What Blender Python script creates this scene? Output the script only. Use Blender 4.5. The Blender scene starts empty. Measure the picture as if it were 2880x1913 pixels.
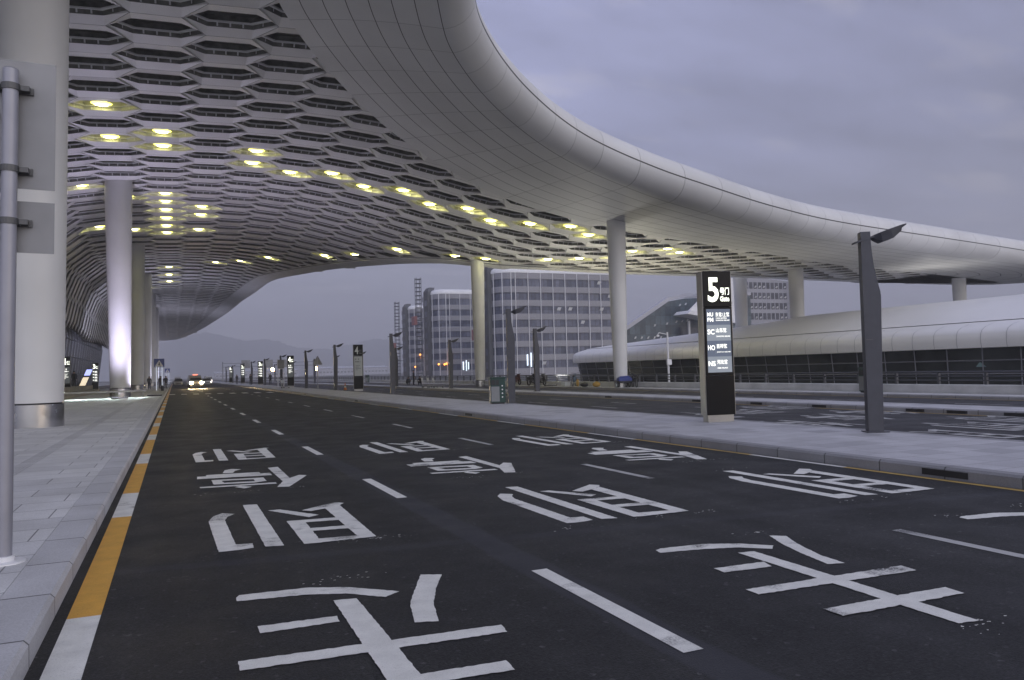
import bpy, math, random
from mathutils import Matrix, Vector

random.seed(7)
scene = bpy.context.scene
COL = scene.collection
R = math.radians

# ------------------------------------------------------------------ camera
cam_d = bpy.data.cameras.new('camera')
cam_d.lens = 27.46
cam_d.sensor_width = 36.0
cam_d.clip_start = 0.05
cam_d.clip_end = 20000
cam = bpy.data.objects.new('camera', cam_d)
COL.objects.link(cam)
RX = Vector((0.91767282, -0.39638034, -0.027554))
RD = Vector((-0.01066812, 0.04474235, -0.9989416))
RF = Vector((0.39719364, 0.9169955, 0.03683021))
cm = Matrix.Identity(4)
for i in range(3):
    cm[i][0] = RX[i]; cm[i][1] = -RD[i]; cm[i][2] = -RF[i]
cm[2][3] = 1.55
cam.matrix_world = cm
scene.camera = cam

# ------------------------------------------------------------------ render settings
scene.view_settings.view_transform = 'Standard'
scene.view_settings.look = 'None'
scene.view_settings.exposure = 0.0
scene.view_settings.gamma = 1.0
scene.render.engine = 'CYCLES'
scene.cycles.use_denoising = True
scene.cycles.max_bounces = 6
scene.cycles.diffuse_bounces = 4
scene.cycles.glossy_bounces = 3
scene.cycles.volume_bounces = 1
scene.cycles.sample_clamp_indirect = 4.0

# ------------------------------------------------------------------ dusk sky
w = bpy.data.worlds.new('World')
scene.world = w
w.use_nodes = True
nt = w.node_tree
for n in list(nt.nodes): nt.nodes.remove(n)
def math_node(t, op, a, b=None, clamp=False):
    n = t.nodes.new('ShaderNodeMath'); n.operation = op; n.use_clamp = clamp
    for i, x in enumerate((a, b)):
        if x is None: continue
        if isinstance(x, (int, float)): n.inputs[i].default_value = x
        else: t.links.new(x, n.inputs[i])
    return n.outputs[0]
def ramp(t, fac, stops, interp='LINEAR'):
    n = t.nodes.new('ShaderNodeValToRGB'); n.color_ramp.interpolation = interp
    el = n.color_ramp.elements
    while len(el) < len(stops): el.new(0.5)
    for e, (p, c) in zip(el, stops):
        e.position = p; e.color = (c[0], c[1], c[2], 1) if not isinstance(c, (int, float)) else (c, c, c, 1)
    if fac is not None: t.links.new(fac, n.inputs[0])
    return n.outputs[0]
def mixc(t, fac, a, b, mode='MIX'):
    n = t.nodes.new('ShaderNodeMix'); n.data_type = 'RGBA'; n.blend_type = mode
    for i, x in ((0, fac), (6, a), (7, b)):
        if isinstance(x, (int, float)): n.inputs[i].default_value = x if i == 0 else (x, x, x, 1)
        elif isinstance(x, tuple): n.inputs[i].default_value = (x[0], x[1], x[2], 1)
        else: t.links.new(x, n.inputs[i])
    return n.outputs[2]
tc = nt.nodes.new('ShaderNodeTexCoord')
sx = nt.nodes.new('ShaderNodeSeparateXYZ')
nt.links.new(tc.outputs['Generated'], sx.inputs[0])
elev = sx.outputs[2]
base = ramp(nt, elev, [(0.0, (0.288, 0.276, 0.325)), (0.10, (0.272, 0.276, 0.365)), (0.26, (0.264, 0.277, 0.442)), (0.55, (0.308, 0.323, 0.52)), (1.0, (0.24, 0.26, 0.42))])
# streaky cloud sheet: project the direction on a flat layer
inv = math_node(nt, 'DIVIDE', 1.0, math_node(nt, 'ADD', math_node(nt, 'MAXIMUM', elev, 0.0), 0.12))
cx = math_node(nt, 'MULTIPLY', sx.outputs[0], inv)
cy = math_node(nt, 'MULTIPLY', sx.outputs[1], inv)
cmb = nt.nodes.new('ShaderNodeCombineXYZ')
nt.links.new(cx, cmb.inputs[0]); nt.links.new(cy, cmb.inputs[1])
mp = nt.nodes.new('ShaderNodeMapping')
mp.inputs['Rotation'].default_value = (0, 0, R(-35)); mp.inputs['Scale'].default_value = (0.8, 1.7, 1)
nt.links.new(cmb.outputs[0], mp.inputs[0])
nz = nt.nodes.new('ShaderNodeTexNoise'); nz.inputs['Scale'].default_value = 1.5; nz.inputs['Detail'].default_value = 8; nz.inputs['Roughness'].default_value = 0.55
nt.links.new(mp.outputs[0], nz.inputs[0])
cl = ramp(nt, nz.outputs[0], [(0.30, 0.72), (0.5, 1.0), (0.70, 1.26)])
sky = mixc(nt, 1.0, base, cl, 'MULTIPLY')
nz2 = nt.nodes.new('ShaderNodeTexNoise'); nz2.inputs['Scale'].default_value = 2.4; nz2.inputs['Detail'].default_value = 6
nt.links.new(mp.outputs[0], nz2.inputs[0])
wisp = ramp(nt, nz2.outputs[0], [(0.56, 0.0), (0.74, 1.0)])
sky = mixc(nt, math_node(nt, 'MULTIPLY', wisp, 0.7), sky, (0.50, 0.48, 0.57))
# darker bank of cloud low on the right, brighter afterglow behind the viewer
rgt = math_node(nt, 'ADD', math_node(nt, 'MULTIPLY', sx.outputs[0], 0.80), math_node(nt, 'MULTIPLY', sx.outputs[1], 0.60))
side = math_node(nt, 'SUBTRACT', math_node(nt, 'MULTIPLY', sx.outputs[0], 0.92), math_node(nt, 'MULTIPLY', sx.outputs[1], 0.39))
dk = ramp(nt, side, [(0.08, 1.0), (0.54, 0.66), (0.75, 0.66), (0.95, 1.0)])
sky = mixc(nt, 1.0, sky, dk, 'MULTIPLY')
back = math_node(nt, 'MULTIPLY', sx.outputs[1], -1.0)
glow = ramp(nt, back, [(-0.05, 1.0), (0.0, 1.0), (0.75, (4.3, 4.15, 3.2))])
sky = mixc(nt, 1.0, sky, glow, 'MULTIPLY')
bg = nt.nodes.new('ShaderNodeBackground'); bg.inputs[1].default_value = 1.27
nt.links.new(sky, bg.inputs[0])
# what is left of the clear dusk sky
nish = nt.nodes.new('ShaderNodeTexSky'); nish.sky_type = 'NISHITA'; nish.sun_disc = False
SUN_EL, SUN_ROT = R(6.0), R(150.0)
nish.sun_elevation = SUN_EL; nish.sun_rotation = SUN_ROT
bg2 = nt.nodes.new('ShaderNodeBackground'); bg2.inputs[1].default_value = 0.02
nt.links.new(nish.outputs[0], bg2.inputs[0])
ads = nt.nodes.new('ShaderNodeAddShader'); nt.links.new(bg.outputs[0], ads.inputs[0]); nt.links.new(bg2.outputs[0], ads.inputs[1])
wo = nt.nodes.new('ShaderNodeOutputWorld'); nt.links.new(ads.outputs[0], wo.inputs[0])

# ------------------------------------------------------------------ last light behind the clouds (very soft, low)
sun_d = bpy.data.lights.new('sun', 'SUN'); sun_d.energy = 0.5; sun_d.angle = R(50); sun_d.color = (1.0, 0.97, 0.88)
sun = bpy.data.objects.new('sun', sun_d); COL.objects.link(sun)
# nishita: rotation 0 = +Y, clockwise seen from above -> direction to the sun
sd = Vector((math.sin(SUN_ROT), math.cos(SUN_ROT), 0)) * math.cos(R(22)) + Vector((0, 0, math.sin(R(22))))
sun.rotation_euler = sd.to_track_quat('Z', 'Y').to_euler()

# ------------------------------------------------------------------ scene helpers
def tag(o, label=None, cat=None, group=None, kind=None):
    if label: o['label'] = label
    if cat: o['category'] = cat
    if group: o['group'] = group
    if kind: o['kind'] = kind
    return o
def thing(name, label, cat, loc=(0, 0, 0), rz=0.0, group=None):
    o = bpy.data.objects.new(name, None); COL.objects.link(o)
    o.empty_display_size = 0.1
    o.location = loc; o.rotation_euler = (0, 0, rz)
    return tag(o, label, cat, group)
def dup(root, loc, rz, label, group=None):
    r = root.copy(); COL.objects.link(r); r.location = loc; r.rotation_euler = (0, 0, rz)
    r['label'] = label
    if group: r['group'] = group
    for ch in list(root.children):
        c = ch.copy(); COL.objects.link(c); c.parent = r
        for g in list(ch.children):
            d = g.copy(); COL.objects.link(d); d.parent = c
    return r

class MB:
    def __init__(s): s.v = []; s.f = []; s.m = []; s.uv = []
    def add(s, vs, fs, mi=0, uvs=None):
        b = len(s.v); s.v += [tuple(p) for p in vs]
        for k, f in enumerate(fs):
            s.f.append([b + i for i in f]); s.m.append(mi)
            s.uv.append(uvs[k] if uvs else None)
        return s
    def quad(s, a, b, c, d, mi=0, uv=None): return s.add([a, b, c, d], [(0, 1, 2, 3)], mi, [uv] if uv else None)
    def poly(s, pts, mi=0): return s.add(pts, [tuple(range(len(pts)))], mi)
    def box(s, x0, x1, y0, y1, z0, z1, mi=0, ch=0.0):
        if ch > 0:
            c = min(ch, (x1-x0)*.45, (y1-y0)*.45, (z1-z0)*.45)
            pr = lambda z, k: [(x0+k, y0+c, z), (x0+c, y0+k, z), (x1-c, y0+k, z), (x1-k, y0+c, z), (x1-k, y1-c, z), (x1-c, y1-k, z), (x0+c, y1-k, z), (x0+k, y1-c, z)]
            def inner(z): return [(x0+c, y0+2*c, z), (x0+2*c, y0+c, z), (x1-2*c, y0+c, z), (x1-c, y0+2*c, z), (x1-c, y1-2*c, z), (x1-2*c, y1-c, z), (x0+2*c, y1-c, z), (x0+c, y1-2*c, z)] if min(x1-x0, y1-y0) > 4.2*c else pr(z, c*.5)
            rings = [inner(z0), pr(z0+c, 0), pr(z1-c, 0), inner(z1)]
            return s.loft(rings, mi, True, True)
        vs = [(x0,y0,z0),(x1,y0,z0),(x1,y1,z0),(x0,y1,z0),(x0,y0,z1),(x1,y0,z1),(x1,y1,z1),(x0,y1,z1)]
        return s.add(vs, [(3,2,1,0),(4,5,6,7),(0,1,5,4),(1,2,6,5),(2,3,7,6),(3,0,4,7)], mi)
    def loft(s, rings, mi=0, cap0=False, cap1=False, closed=True):
        n = len(rings[0]); vs = [p for r in rings for p in r]; fs = []
        for i in range(len(rings)-1):
            for j in range(n if closed else n-1):
                k = (j+1) % n
                fs.append((i*n+j, i*n+k, (i+1)*n+k, (i+1)*n+j))
        if cap0: fs.append(tuple(reversed(range(n))))
        if cap1: fs.append(tuple(range((len(rings)-1)*n, len(rings)*n)))
        return s.add(vs, fs, mi)
    def prism(s, poly, z0, z1, mi=0):
        return s.loft([[(x, y, z0) for x, y in poly], [(x, y, z1) for x, y in poly]], mi, True, True)
    def prism_xz(s, poly, y0, y1, mi=0):
        return s.loft([[(x, y1, z) for x, z in poly], [(x, y0, z) for x, z in poly]], mi, True, True)
    def prism_yz(s, poly, x0, x1, mi=0):
        return s.loft([[(x0, y, z) for y, z in poly], [(x1, y, z) for y, z in poly]], mi, True, True)
    def lathe(s, prof, cx=0, cy=0, n=24, mi=0, cap=True):
        rings = [[(cx+r*math.cos(2*math.pi*k/n), cy+r*math.sin(2*math.pi*k/n), z) for k in range(n)] for r, z in prof]
        return s.loft(rings, mi, cap, cap)
    def tube(s, pts, r, n=8, mi=0, cap=True):
        pts = [Vector(p) for p in pts]; rr = r if isinstance(r, (list, tuple)) else [r]*len(pts)
        rings = []
        for i, p in enumerate(pts):
            t = (pts[min(i+1, len(pts)-1)] - pts[max(i-1, 0)]).normalized()
            up = Vector((0, 0, 1)) if abs(t.z) < .9 else Vector((1, 0, 0))
            a = t.cross(up).normalized(); b = t.cross(a).normalized()
            rings.append([tuple(p + (a*math.cos(2*math.pi*k/n) + b*math.sin(2*math.pi*k/n))*rr[i]) for k in range(n)])
        return s.loft(rings, mi, cap, cap)
    def torus(s, c, R0, r, axis='y', n=20, m=8, mi=0):
        rings = []
        for i in range(n):
            a = 2*math.pi*i/n; ring = []
            for j in range(m):
                b = 2*math.pi*j/m; q = R0 + r*math.cos(b)
                if axis == 'y': ring.append((c[0]+q*math.cos(a), c[1]+r*math.sin(b), c[2]+q*math.sin(a)))
                else: ring.append((c[0]+r*math.sin(b), c[1]+q*math.cos(a), c[2]+q*math.sin(a)))
            rings.append(ring)
        rings.append(rings[0])
        return s.loft(rings, mi)
    def ball(s, c, r, n=10, m=6, mi=0, sc=(1, 1, 1)):
        rings = []
        for i in range(m+1):
            a = -math.pi/2 + math.pi*i/m; q = max(1e-4, math.cos(a))*r
            rings.append([(c[0]+q*sc[0]*math.cos(2*math.pi*k/n), c[1]+q*sc[1]*math.sin(2*math.pi*k/n), c[2]+r*sc[2]*math.sin(a)) for k in range(n)])
        return s.loft(rings, mi, True, True)
    def build(s, name, mat, parent=None, smooth=False, loc=None, angle=None, fix=True):
        me = bpy.data.meshes.new(name)
        me.from_pydata(s.v, [], s.f)
        mats = mat if isinstance(mat, (list, tuple)) else [mat]
        for m in mats: me.materials.append(m)
        me.polygons.foreach_set('material_index', s.m)
        if any(u is not None for u in s.uv):
            ul = me.uv_layers.new(name='UVMap'); k = 0
            for f, u in zip(s.f, s.uv):
                for i in range(len(f)):
                    ul.data[k].uv = u[i] if u else (0, 0); k += 1
        if fix:
            import bmesh
            bm = bmesh.new(); bm.from_mesh(me); bmesh.ops.recalc_face_normals(bm, faces=bm.faces); bm.to_mesh(me); bm.free()
        if smooth:
            me.polygons.foreach_set('use_smooth', [True]*len(me.polygons))
            if angle: me.set_sharp_from_angle(angle=R(angle))
        me.update()
        o = bpy.data.objects.new(name, me); COL.objects.link(o)
        if parent: o.parent = parent
        if loc: o.location = loc
        return o

# ------------------------------------------------------------------ materials
def pbr(name, col, rough=0.5, metal=0.0, var=0.0, vscale=4.0, bump=0.0, bscale=60.0, rvar=0.0, detail=6, coat=0.0):
    m = bpy.data.materials.new(name); m.use_nodes = True
    t = m.node_tree; p = t.nodes['Principled BSDF']
    p.inputs['Base Color'].default_value = (*col, 1); p.inputs['Roughness'].default_value = rough; p.inputs['Metallic'].default_value = metal
    if coat: p.inputs['Coat Weight'].default_value = coat
    tcn = t.nodes.new('ShaderNodeTexCoord')
    if var or rvar:
        nz = t.nodes.new('ShaderNodeTexNoise'); nz.inputs['Scale'].default_value = vscale; nz.inputs['Detail'].default_value = detail
        t.links.new(tcn.outputs['Object'], nz.inputs[0])
        if var:
            c = ramp(t, nz.outputs[0], [(0.28, tuple(x*(1-var) for x in col)), (0.72, tuple(min(1, x*(1+var)) for x in col))])
            t.links.new(c, p.inputs['Base Color'])
        if rvar:
            c = ramp(t, nz.outputs[0], [(0.3, max(0.02, rough-rvar)), (0.7, min(1, rough+rvar))])
            t.links.new(c, p.inputs['Roughness'])
    if bump:
        b = t.nodes.new('ShaderNodeTexNoise'); b.inputs['Scale'].default_value = bscale; b.inputs['Detail'].default_value = 4
        t.links.new(tcn.outputs['Object'], b.inputs[0])
        bn = t.nodes.new('ShaderNodeBump'); bn.inputs['Strength'].default_value = bump; bn.inputs['Distance'].default_value = 0.02
        t.links.new(b.outputs[0], bn.inputs['Height']); t.links.new(bn.outputs[0], p.inputs['Normal'])
    return m
def emit(name, col, strength):
    m = bpy.data.materials.new(name); m.use_nodes = True
    p = m.node_tree.nodes['Principled BSDF']
    p.inputs['Base Color'].default_value = (col[0]*.5, col[1]*.5, col[2]*.5, 1); p.inputs['Roughness'].default_value = .4
    p.inputs['Emission Color'].default_value = (*col, 1); p.inputs['Emission Strength'].default_value = strength
    return m

M = {}
def asphalt(name, base):
    m = bpy.data.materials.new(name); m.use_nodes = True; t = m.node_tree; p = t.nodes['Principled BSDF']
    tcn = t.nodes.new('ShaderNodeTexCoord'); ob = tcn.outputs['Object']
    def noise(sc, det=4, ro=.6):
        n = t.nodes.new('ShaderNodeTexNoise'); n.inputs['Scale'].default_value = sc; n.inputs['Detail'].default_value = det; n.inputs['Roughness'].default_value = ro
        t.links.new(ob, n.inputs[0]); return n.outputs[0]
    big = ramp(t, noise(.35, 5), [(.3, .82), (.7, 1.2)])
    fine = ramp(t, noise(48, 5, .75), [(.30, .35), (.5, .95), (.70, 1.9)])
    vor = t.nodes.new('ShaderNodeTexVoronoi'); vor.inputs['Scale'].default_value = 38; t.links.new(ob, vor.inputs[0])
    stone = ramp(t, vor.outputs['Color'], [(.0, .72), (.88, 1.05), (.96, 2.6)])
    ms = t.nodes.new('ShaderNodeMapping'); ms.inputs['Scale'].default_value = (1.5, .035, 1); t.links.new(ob, ms.inputs[0])
    ns = t.nodes.new('ShaderNodeTexNoise'); ns.inputs['Scale'].default_value = 1.0; ns.inputs['Detail'].default_value = 4; t.links.new(ms.outputs[0], ns.inputs[0])
    trk = ramp(t, ns.outputs[0], [(.32, .80), (.68, 1.22)])
    oil = ramp(t, noise(.9, 6, .7), [(.60, 1.0), (.72, .72)])
    c = mixc(t, 1, base, big, 'MULTIPLY'); c = mixc(t, 1, c, trk, 'MULTIPLY'); c = mixc(t, 1, c, oil, 'MULTIPLY'); c = mixc(t, 1, c, fine, 'MULTIPLY'); c = mixc(t, 1, c, stone, 'MULTIPLY')
    # paving joints: bands along the lane lines and cold joints across the carriageway
    sp = t.nodes.new('ShaderNodeSeparateXYZ'); t.links.new(ob, sp.inputs[0])
    wob = math_node(t, 'MULTIPLY', math_node(t, 'SUBTRACT', noise(1.2, 3), .5), .12)
    xx = math_node(t, 'ADD', sp.outputs[0], wob)
    d1 = math_node(t, 'ABSOLUTE', math_node(t, 'SUBTRACT', xx, 2.56))
    j1 = ramp(t, d1, [(.13, 1.0), (.17, 0.0)])
    yy = math_node(t, 'ADD', math_node(t, 'ADD', sp.outputs[1], wob), math_node(t, 'MULTIPLY', sp.outputs[0], .13))
    d2 = math_node(t, 'ABSOLUTE', math_node(t, 'SUBTRACT', yy, 7.05))
    j2 = ramp(t, d2, [(.07, .55), (.13, 0.0)])
    j = math_node(t, 'MAXIMUM', j1, j2)
    c = mixc(t, math_node(t, 'MULTIPLY', j, .75), c, (base[0]*1.55, base[1]*1.58, base[2]*1.8))
    t.links.new(c, p.inputs['Base Color'])
    p.inputs['Specular IOR Level'].default_value = .28
    r = ramp(t, noise(1.1, 4), [(.3, .58), (.7, .80)])
    t.links.new(r, p.inputs['Roughness'])
    bn = t.nodes.new('ShaderNodeBump'); bn.inputs['Strength'].default_value = .55; bn.inputs['Distance'].default_value = .012
    t.links.new(noise(85, 3), bn.inputs['Height']); t.links.new(bn.outputs[0], p.inputs['Normal'])
    return m
def paint(name, col, wear=.60):
    m = bpy.data.materials.new(name); m.use_nodes = True; t = m.node_tree; p = t.nodes['Principled BSDF']
    tcn = t.nodes.new('ShaderNodeTexCoord'); ob = tcn.outputs['Object']
    def noise(sc, det=5, ro=.6):
        n = t.nodes.new('ShaderNodeTexNoise'); n.inputs['Scale'].default_value = sc; n.inputs['Detail'].default_value = det; n.inputs['Roughness'].default_value = ro
        t.links.new(ob, n.inputs[0]); return n.outputs[0]
    patch = ramp(t, noise(1.5, 3), [(wear, 0), (wear+.1, 1)])
    grain = ramp(t, noise(60, 4, .7), [(.46, 1), (.60, 0)])
    lost = math_node(t, 'MULTIPLY', patch, grain)
    dirt = ramp(t, noise(5, 6), [(.25, .78), (.75, 1.06)])
    c = mixc(t, 1, col, dirt, 'MULTIPLY')
    sp = ramp(t, noise(130, 2), [(.30, .72), (.42, 1.0)])
    c = mixc(t, 1, c, sp, 'MULTIPLY')
    c = mixc(t, lost, c, (.05, .05, .052))
    t.links.new(c, p.inputs['Base Color']); p.inputs['Roughness'].default_value = .55
    bn = t.nodes.new('ShaderNodeBump'); bn.inputs['Strength'].default_value = .3; bn.inputs['Distance'].default_value = .01
    t.links.new(noise(90, 3), bn.inputs['Height']); t.links.new(bn.outputs[0], p.inputs['Normal'])
    return m
def tiles(name, c1, c2, mortar, bw, bh, bias=0.0, rot=0.0, rough=.6, msize=.012, off=.5, var=.14):
    m = bpy.data.materials.new(name); m.use_nodes = True; t = m.node_tree; p = t.nodes['Principled BSDF']
    tcn = t.nodes.new('ShaderNodeTexCoord')
    mpn = t.nodes.new('ShaderNodeMapping'); mpn.inputs['Rotation'].default_value = (0, 0, rot)
    t.links.new(tcn.outputs['Object'], mpn.inputs[0])
    b = t.nodes.new('ShaderNodeTexBrick'); b.offset = off
    b.inputs['Color1'].default_value = (*c1, 1); b.inputs['Color2'].default_value = (*c2, 1); b.inputs['Mortar'].default_value = (*mortar, 1)
    b.inputs['Scale'].default_value = 1; b.inputs['Brick Width'].default_value = bw; b.inputs['Row Height'].default_value = bh
    b.inputs['Mortar Size'].default_value = msize; b.inputs['Mortar Smooth'].default_value = .3; b.inputs['Bias'].default_value = bias
    t.links.new(mpn.outputs[0], b.inputs[0])
    n = t.nodes.new('ShaderNodeTexNoise'); n.inputs['Scale'].default_value = 1.3; n.inputs['Detail'].default_value = 7
    t.links.new(tcn.outputs['Object'], n.inputs[0])
    n2 = t.nodes.new('ShaderNodeTexNoise'); n2.inputs['Scale'].default_value = 90; n2.inputs['Detail'].default_value = 2
    t.links.new(tcn.outputs['Object'], n2.inputs[0])
    c = mixc(t, 1, b.outputs[0], ramp(t, n.outputs[0], [(.3, 1-var), (.7, 1+var)]), 'MULTIPLY')
    c = mixc(t, 1, c, ramp(t, n2.outputs[0], [(.35, .9), (.65, 1.1)]), 'MULTIPLY')
    t.links.new(c, p.inputs['Base Color'])
    t.links.new(ramp(t, n.outputs[0], [(.3, rough-.12), (.7, rough+.1)]), p.inputs['Roughness'])
    bn = t.nodes.new('ShaderNodeBump'); bn.inputs['Strength'].default_value = .5; bn.inputs['Distance'].default_value = .006; bn.invert = True
    t.links.new(b.outputs['Fac'], bn.inputs['Height']); t.links.new(bn.outputs[0], p.inputs['Normal'])
    return m

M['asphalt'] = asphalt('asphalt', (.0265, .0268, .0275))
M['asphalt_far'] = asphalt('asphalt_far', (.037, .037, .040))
M['white_paint'] = paint('white_paint', (.76, .76, .71), .57)
M['old_paint'] = paint('old_paint', (.46, .46, .45), .50)
M['yellow_paint'] = paint('yellow_paint', (.70, .37, .055), .72)
M['thin_yellow'] = paint('thin_yellow', (.50, .34, .09), .60)
M['granite'] = tiles('granite', (.60, .60, .59), (.50, .50, .50), (.20, .20, .20), 1.2, .62, 0, 0, .62, .008, .35)
M['granite_light'] = tiles('granite_light', (.43, .43, .45), (.02, .02, .03), (.27, .27, .28), .6, .5, -.68, 0, .6, .010)
M['kerb_stone'] = tiles('kerb_stone', (.50, .50, .505), (.43, .43, .435), (.10, .10, .10), 1.0, 2.0, 0, R(90), .65, .012, 0)
M['kerb_grey'] = tiles('kerb_grey', (.26, .26, .27), (.22, .22, .23), (.09, .09, .09), 1.0, 2.0, 0, R(90), .65, .012, 0)
M['concrete'] = pbr('concrete', (.46, .46, .45), .75, 0, .2, 1.2, .25, 30)
M['stone_tan'] = pbr('stone_tan', (.26, .24, .19), .7, 0, .2, 1.0, .2, 40)
M['ground'] = pbr('ground_soil', (.10, .10, .095), .9, 0, .3, .05)
M['column_white'] = pbr('column_white', (.68, .68, .67), .45, 0, .09, .35, .03, 20)
M['steel'] = pbr('brushed_steel', (.52, .52, .53), .22, 1.0, .06, 3, 0, 0, .06)
M['soffit'] = pbr('soffit_panel', (.66, .655, .65), .5, .0, .05, .5)
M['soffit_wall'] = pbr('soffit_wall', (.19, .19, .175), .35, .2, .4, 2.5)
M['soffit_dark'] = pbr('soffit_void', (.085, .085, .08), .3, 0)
M['lamp_grey'] = pbr('lamp_grey', (.060, .062, .075), .45, .3, .1, 6)
M['black_gloss'] = pbr('black_gloss', (.006, .006, .007), .3, 0, 0)
M['black_gloss'].node_tree.nodes['Principled BSDF'].inputs['Specular IOR Level'].default_value = .18
M['black'] = pbr('black_matte', (.018, .018, .02), .5)
M['alu'] = pbr('aluminium', (.34, .335, .33), .35, .9, .08, 3)
M['sign_back'] = pbr('galvanised_sheet', (.25, .25, .255), .5, .3, .16, 2.2, .05, 12)
M['pole_grey'] = pbr('pole_grey', (.31, .31, .345), .4, .3, .08, 4)
M['bracket'] = pbr('bracket', (.12, .12, .12), .55, .6)
M['white'] = pbr('white_paint_metal', (.72, .72, .73), .4, 0, .05, 2)
M['rubber'] = pbr('rubber', (.02, .02, .02), .8)
M['glass_dark'] = pbr('glass_dark', (.018, .020, .022), .08, 0)
M['glass_blue'] = pbr('glass_blue', (.075, .085, .125), .12, 0, .3, .35)
M['rail'] = pbr('rail_grey', (.09, .092, .10), .45, .5)
M['facade'] = pbr('facade_panel', (.42, .42, .46), .45, 0, .06, .2)
M['hill'] = pbr('hill_green', (.045, .055, .045), 1.0, 0, .3, .004)

# ================================================================== SETTING
YN, YF = -30.0, 420.0
def sheet(name, x0, x1, y0, y1, z, mat):
    return MB().quad((x0, y0, z), (x1, y0, z), (x1, y1, z), (x0, y1, z)).build(name, mat)
g = MB().quad((-9000, -9000, -.30), (9000, -9000, -.30), (9000, 9000, -.30), (-9000, 9000, -.30)).build('ground', M['ground']); tag(g, kind='structure')
road = sheet('road', -.74, 8.95, YN, YF, 0.0, M['asphalt']); tag(road, kind='structure')
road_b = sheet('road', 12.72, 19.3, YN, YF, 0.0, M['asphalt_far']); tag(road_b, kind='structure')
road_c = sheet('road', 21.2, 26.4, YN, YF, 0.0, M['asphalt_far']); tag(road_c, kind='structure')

def slab(name, x0, x1, z, mat, y0=YN, y1=YF):
    o = MB().box(x0, x1, y0, y1, -.28, z).build(name, mat); tag(o, kind='structure'); return o
pave = slab('pavement', -30, -1.06, .15, M['granite'])
ker = MB().prism_xz([(-1.06, -.25), (-.74, -.25), (-.74, .125), (-.765, .152), (-1.055, .152), (-1.06, .14)], YN, YF).build('kerb', M['kerb_stone']); tag(ker, kind='structure')
def kerbs(x0, x1, z):
    k = .22
    a = MB().prism_xz([(x0, -.25), (x0+k, -.25), (x0+k, z), (x0+.03, z), (x0, z-.03)], YN, YF)
    a.prism_xz([(x1-k, -.25), (x1, -.25), (x1, z-.03), (x1-.03, z), (x1-k, z)], YN, YF)
    o = a.build('kerb', M['kerb_grey']); tag(o, kind='structure'); return o
isl = slab('pavement', 9.2, 12.48, .15, M['granite_light']); k1 = kerbs(8.97, 12.71, .153)
isl2 = slab('pavement', 19.52, 20.98, .13, M['granite_light']); k2 = kerbs(19.3, 21.2, .133)
strip3 = slab('pavement', 26.62, 27.9, .12, M['concrete']); k3 = kerbs(26.4, 27.95, .123)
# gully openings in the kerb faces
gm = MB()
for y in (7.0, 24.5, 42.0, 60.0): gm.box(8.958, 8.972, y-.32, y+.32, .03, .11)
gm.build('gully_opening', M['black'], k1)
gm = MB()
for y in (13.0, 14.6, 15.9, 17.3, 19.5, 22.5, 26, 33): gm.box(19.288, 19.302, y-.3, y+.3, .02, .10)
gm.build('gully_opening', M['black'], k2)
# tactile guide strip: ribs along the walkway
tm = MB()
for i in range(5): tm.box(-2.46+i*.052, -2.46+i*.052+.026, -8, 150, .1495, .1555)
tm.build('tactile_strip', M['kerb_stone'], pave)

# ---- painted markings (children of their road)
def strip(mb, x0, x1, y0, y1, z=.004):
    mb.quad((x0, y0, z), (x1, y0, z), (x1, y1, z), (x0, y1, z))
yl, wl = MB(), MB()
for k in range(-5, 40):
    y = 5.88 + 6.0*k
    strip(yl, -.66, -.46, y, y+4.02); strip(wl, -.66, -.46, y+4.02, y+6.0)
yl.build('edge_line', M['yellow_paint'], road); wl.build('edge_line', M['white_paint'], road)
yl, wl = MB(), MB()
for k in range(-6, 40):
    y = 10.5 + 5.6*k
    strip(yl, 8.80, 8.90, y, y+3.6); strip(wl, 8.80, 8.90, y+3.6, y+5.6)
yl.build('edge_line', M['thin_yellow'], road); wl.build('edge_line', M['white_paint'], road)
for xc, y0, wd, ma in ((2.555, 3.55, .13, 'white_paint'), (5.965, 3.22, .11, 'old_paint')):
    d = MB()
    for k in range(-4, 12): strip(d, xc-wd/2, xc+wd/2, y0+5.88*k, y0+5.88*k+1.95)
    for k in range(15, 45): strip(d, xc-wd/2, xc+wd/2, y0+5.88*k, y0+5.88*k+1.95)
    d.build('lane_line', M[ma], road)
z = MB()
for i in range(9):
    x = -.45 + 1.03*i; y = 79.2 - .75*i
    strip(z, x, x+.5, y, y+3.2)
z.build('crossing_bar', M['white_paint'], road)
for rd, xs, e0, e1 in ((road_b, (14.9, 17.1), 12.84, 19.18), (road_c, (23.7,), 21.32, 26.28)):
    d = MB()
    for xc in xs:
        for k in range(-3, 40): strip(d, xc-.055, xc+.055, 4.1+5.88*k+xc, 4.1+5.88*k+1.95+xc)
    d.build('lane_line', M['old_paint'], rd)
    d = MB(); strip(d, e0-.05, e0+.05, YN, 250); strip(d, e1-.05, e1+.05, YN, 250)
    d.build('edge_line', M['thin_yellow'], rd)

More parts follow.
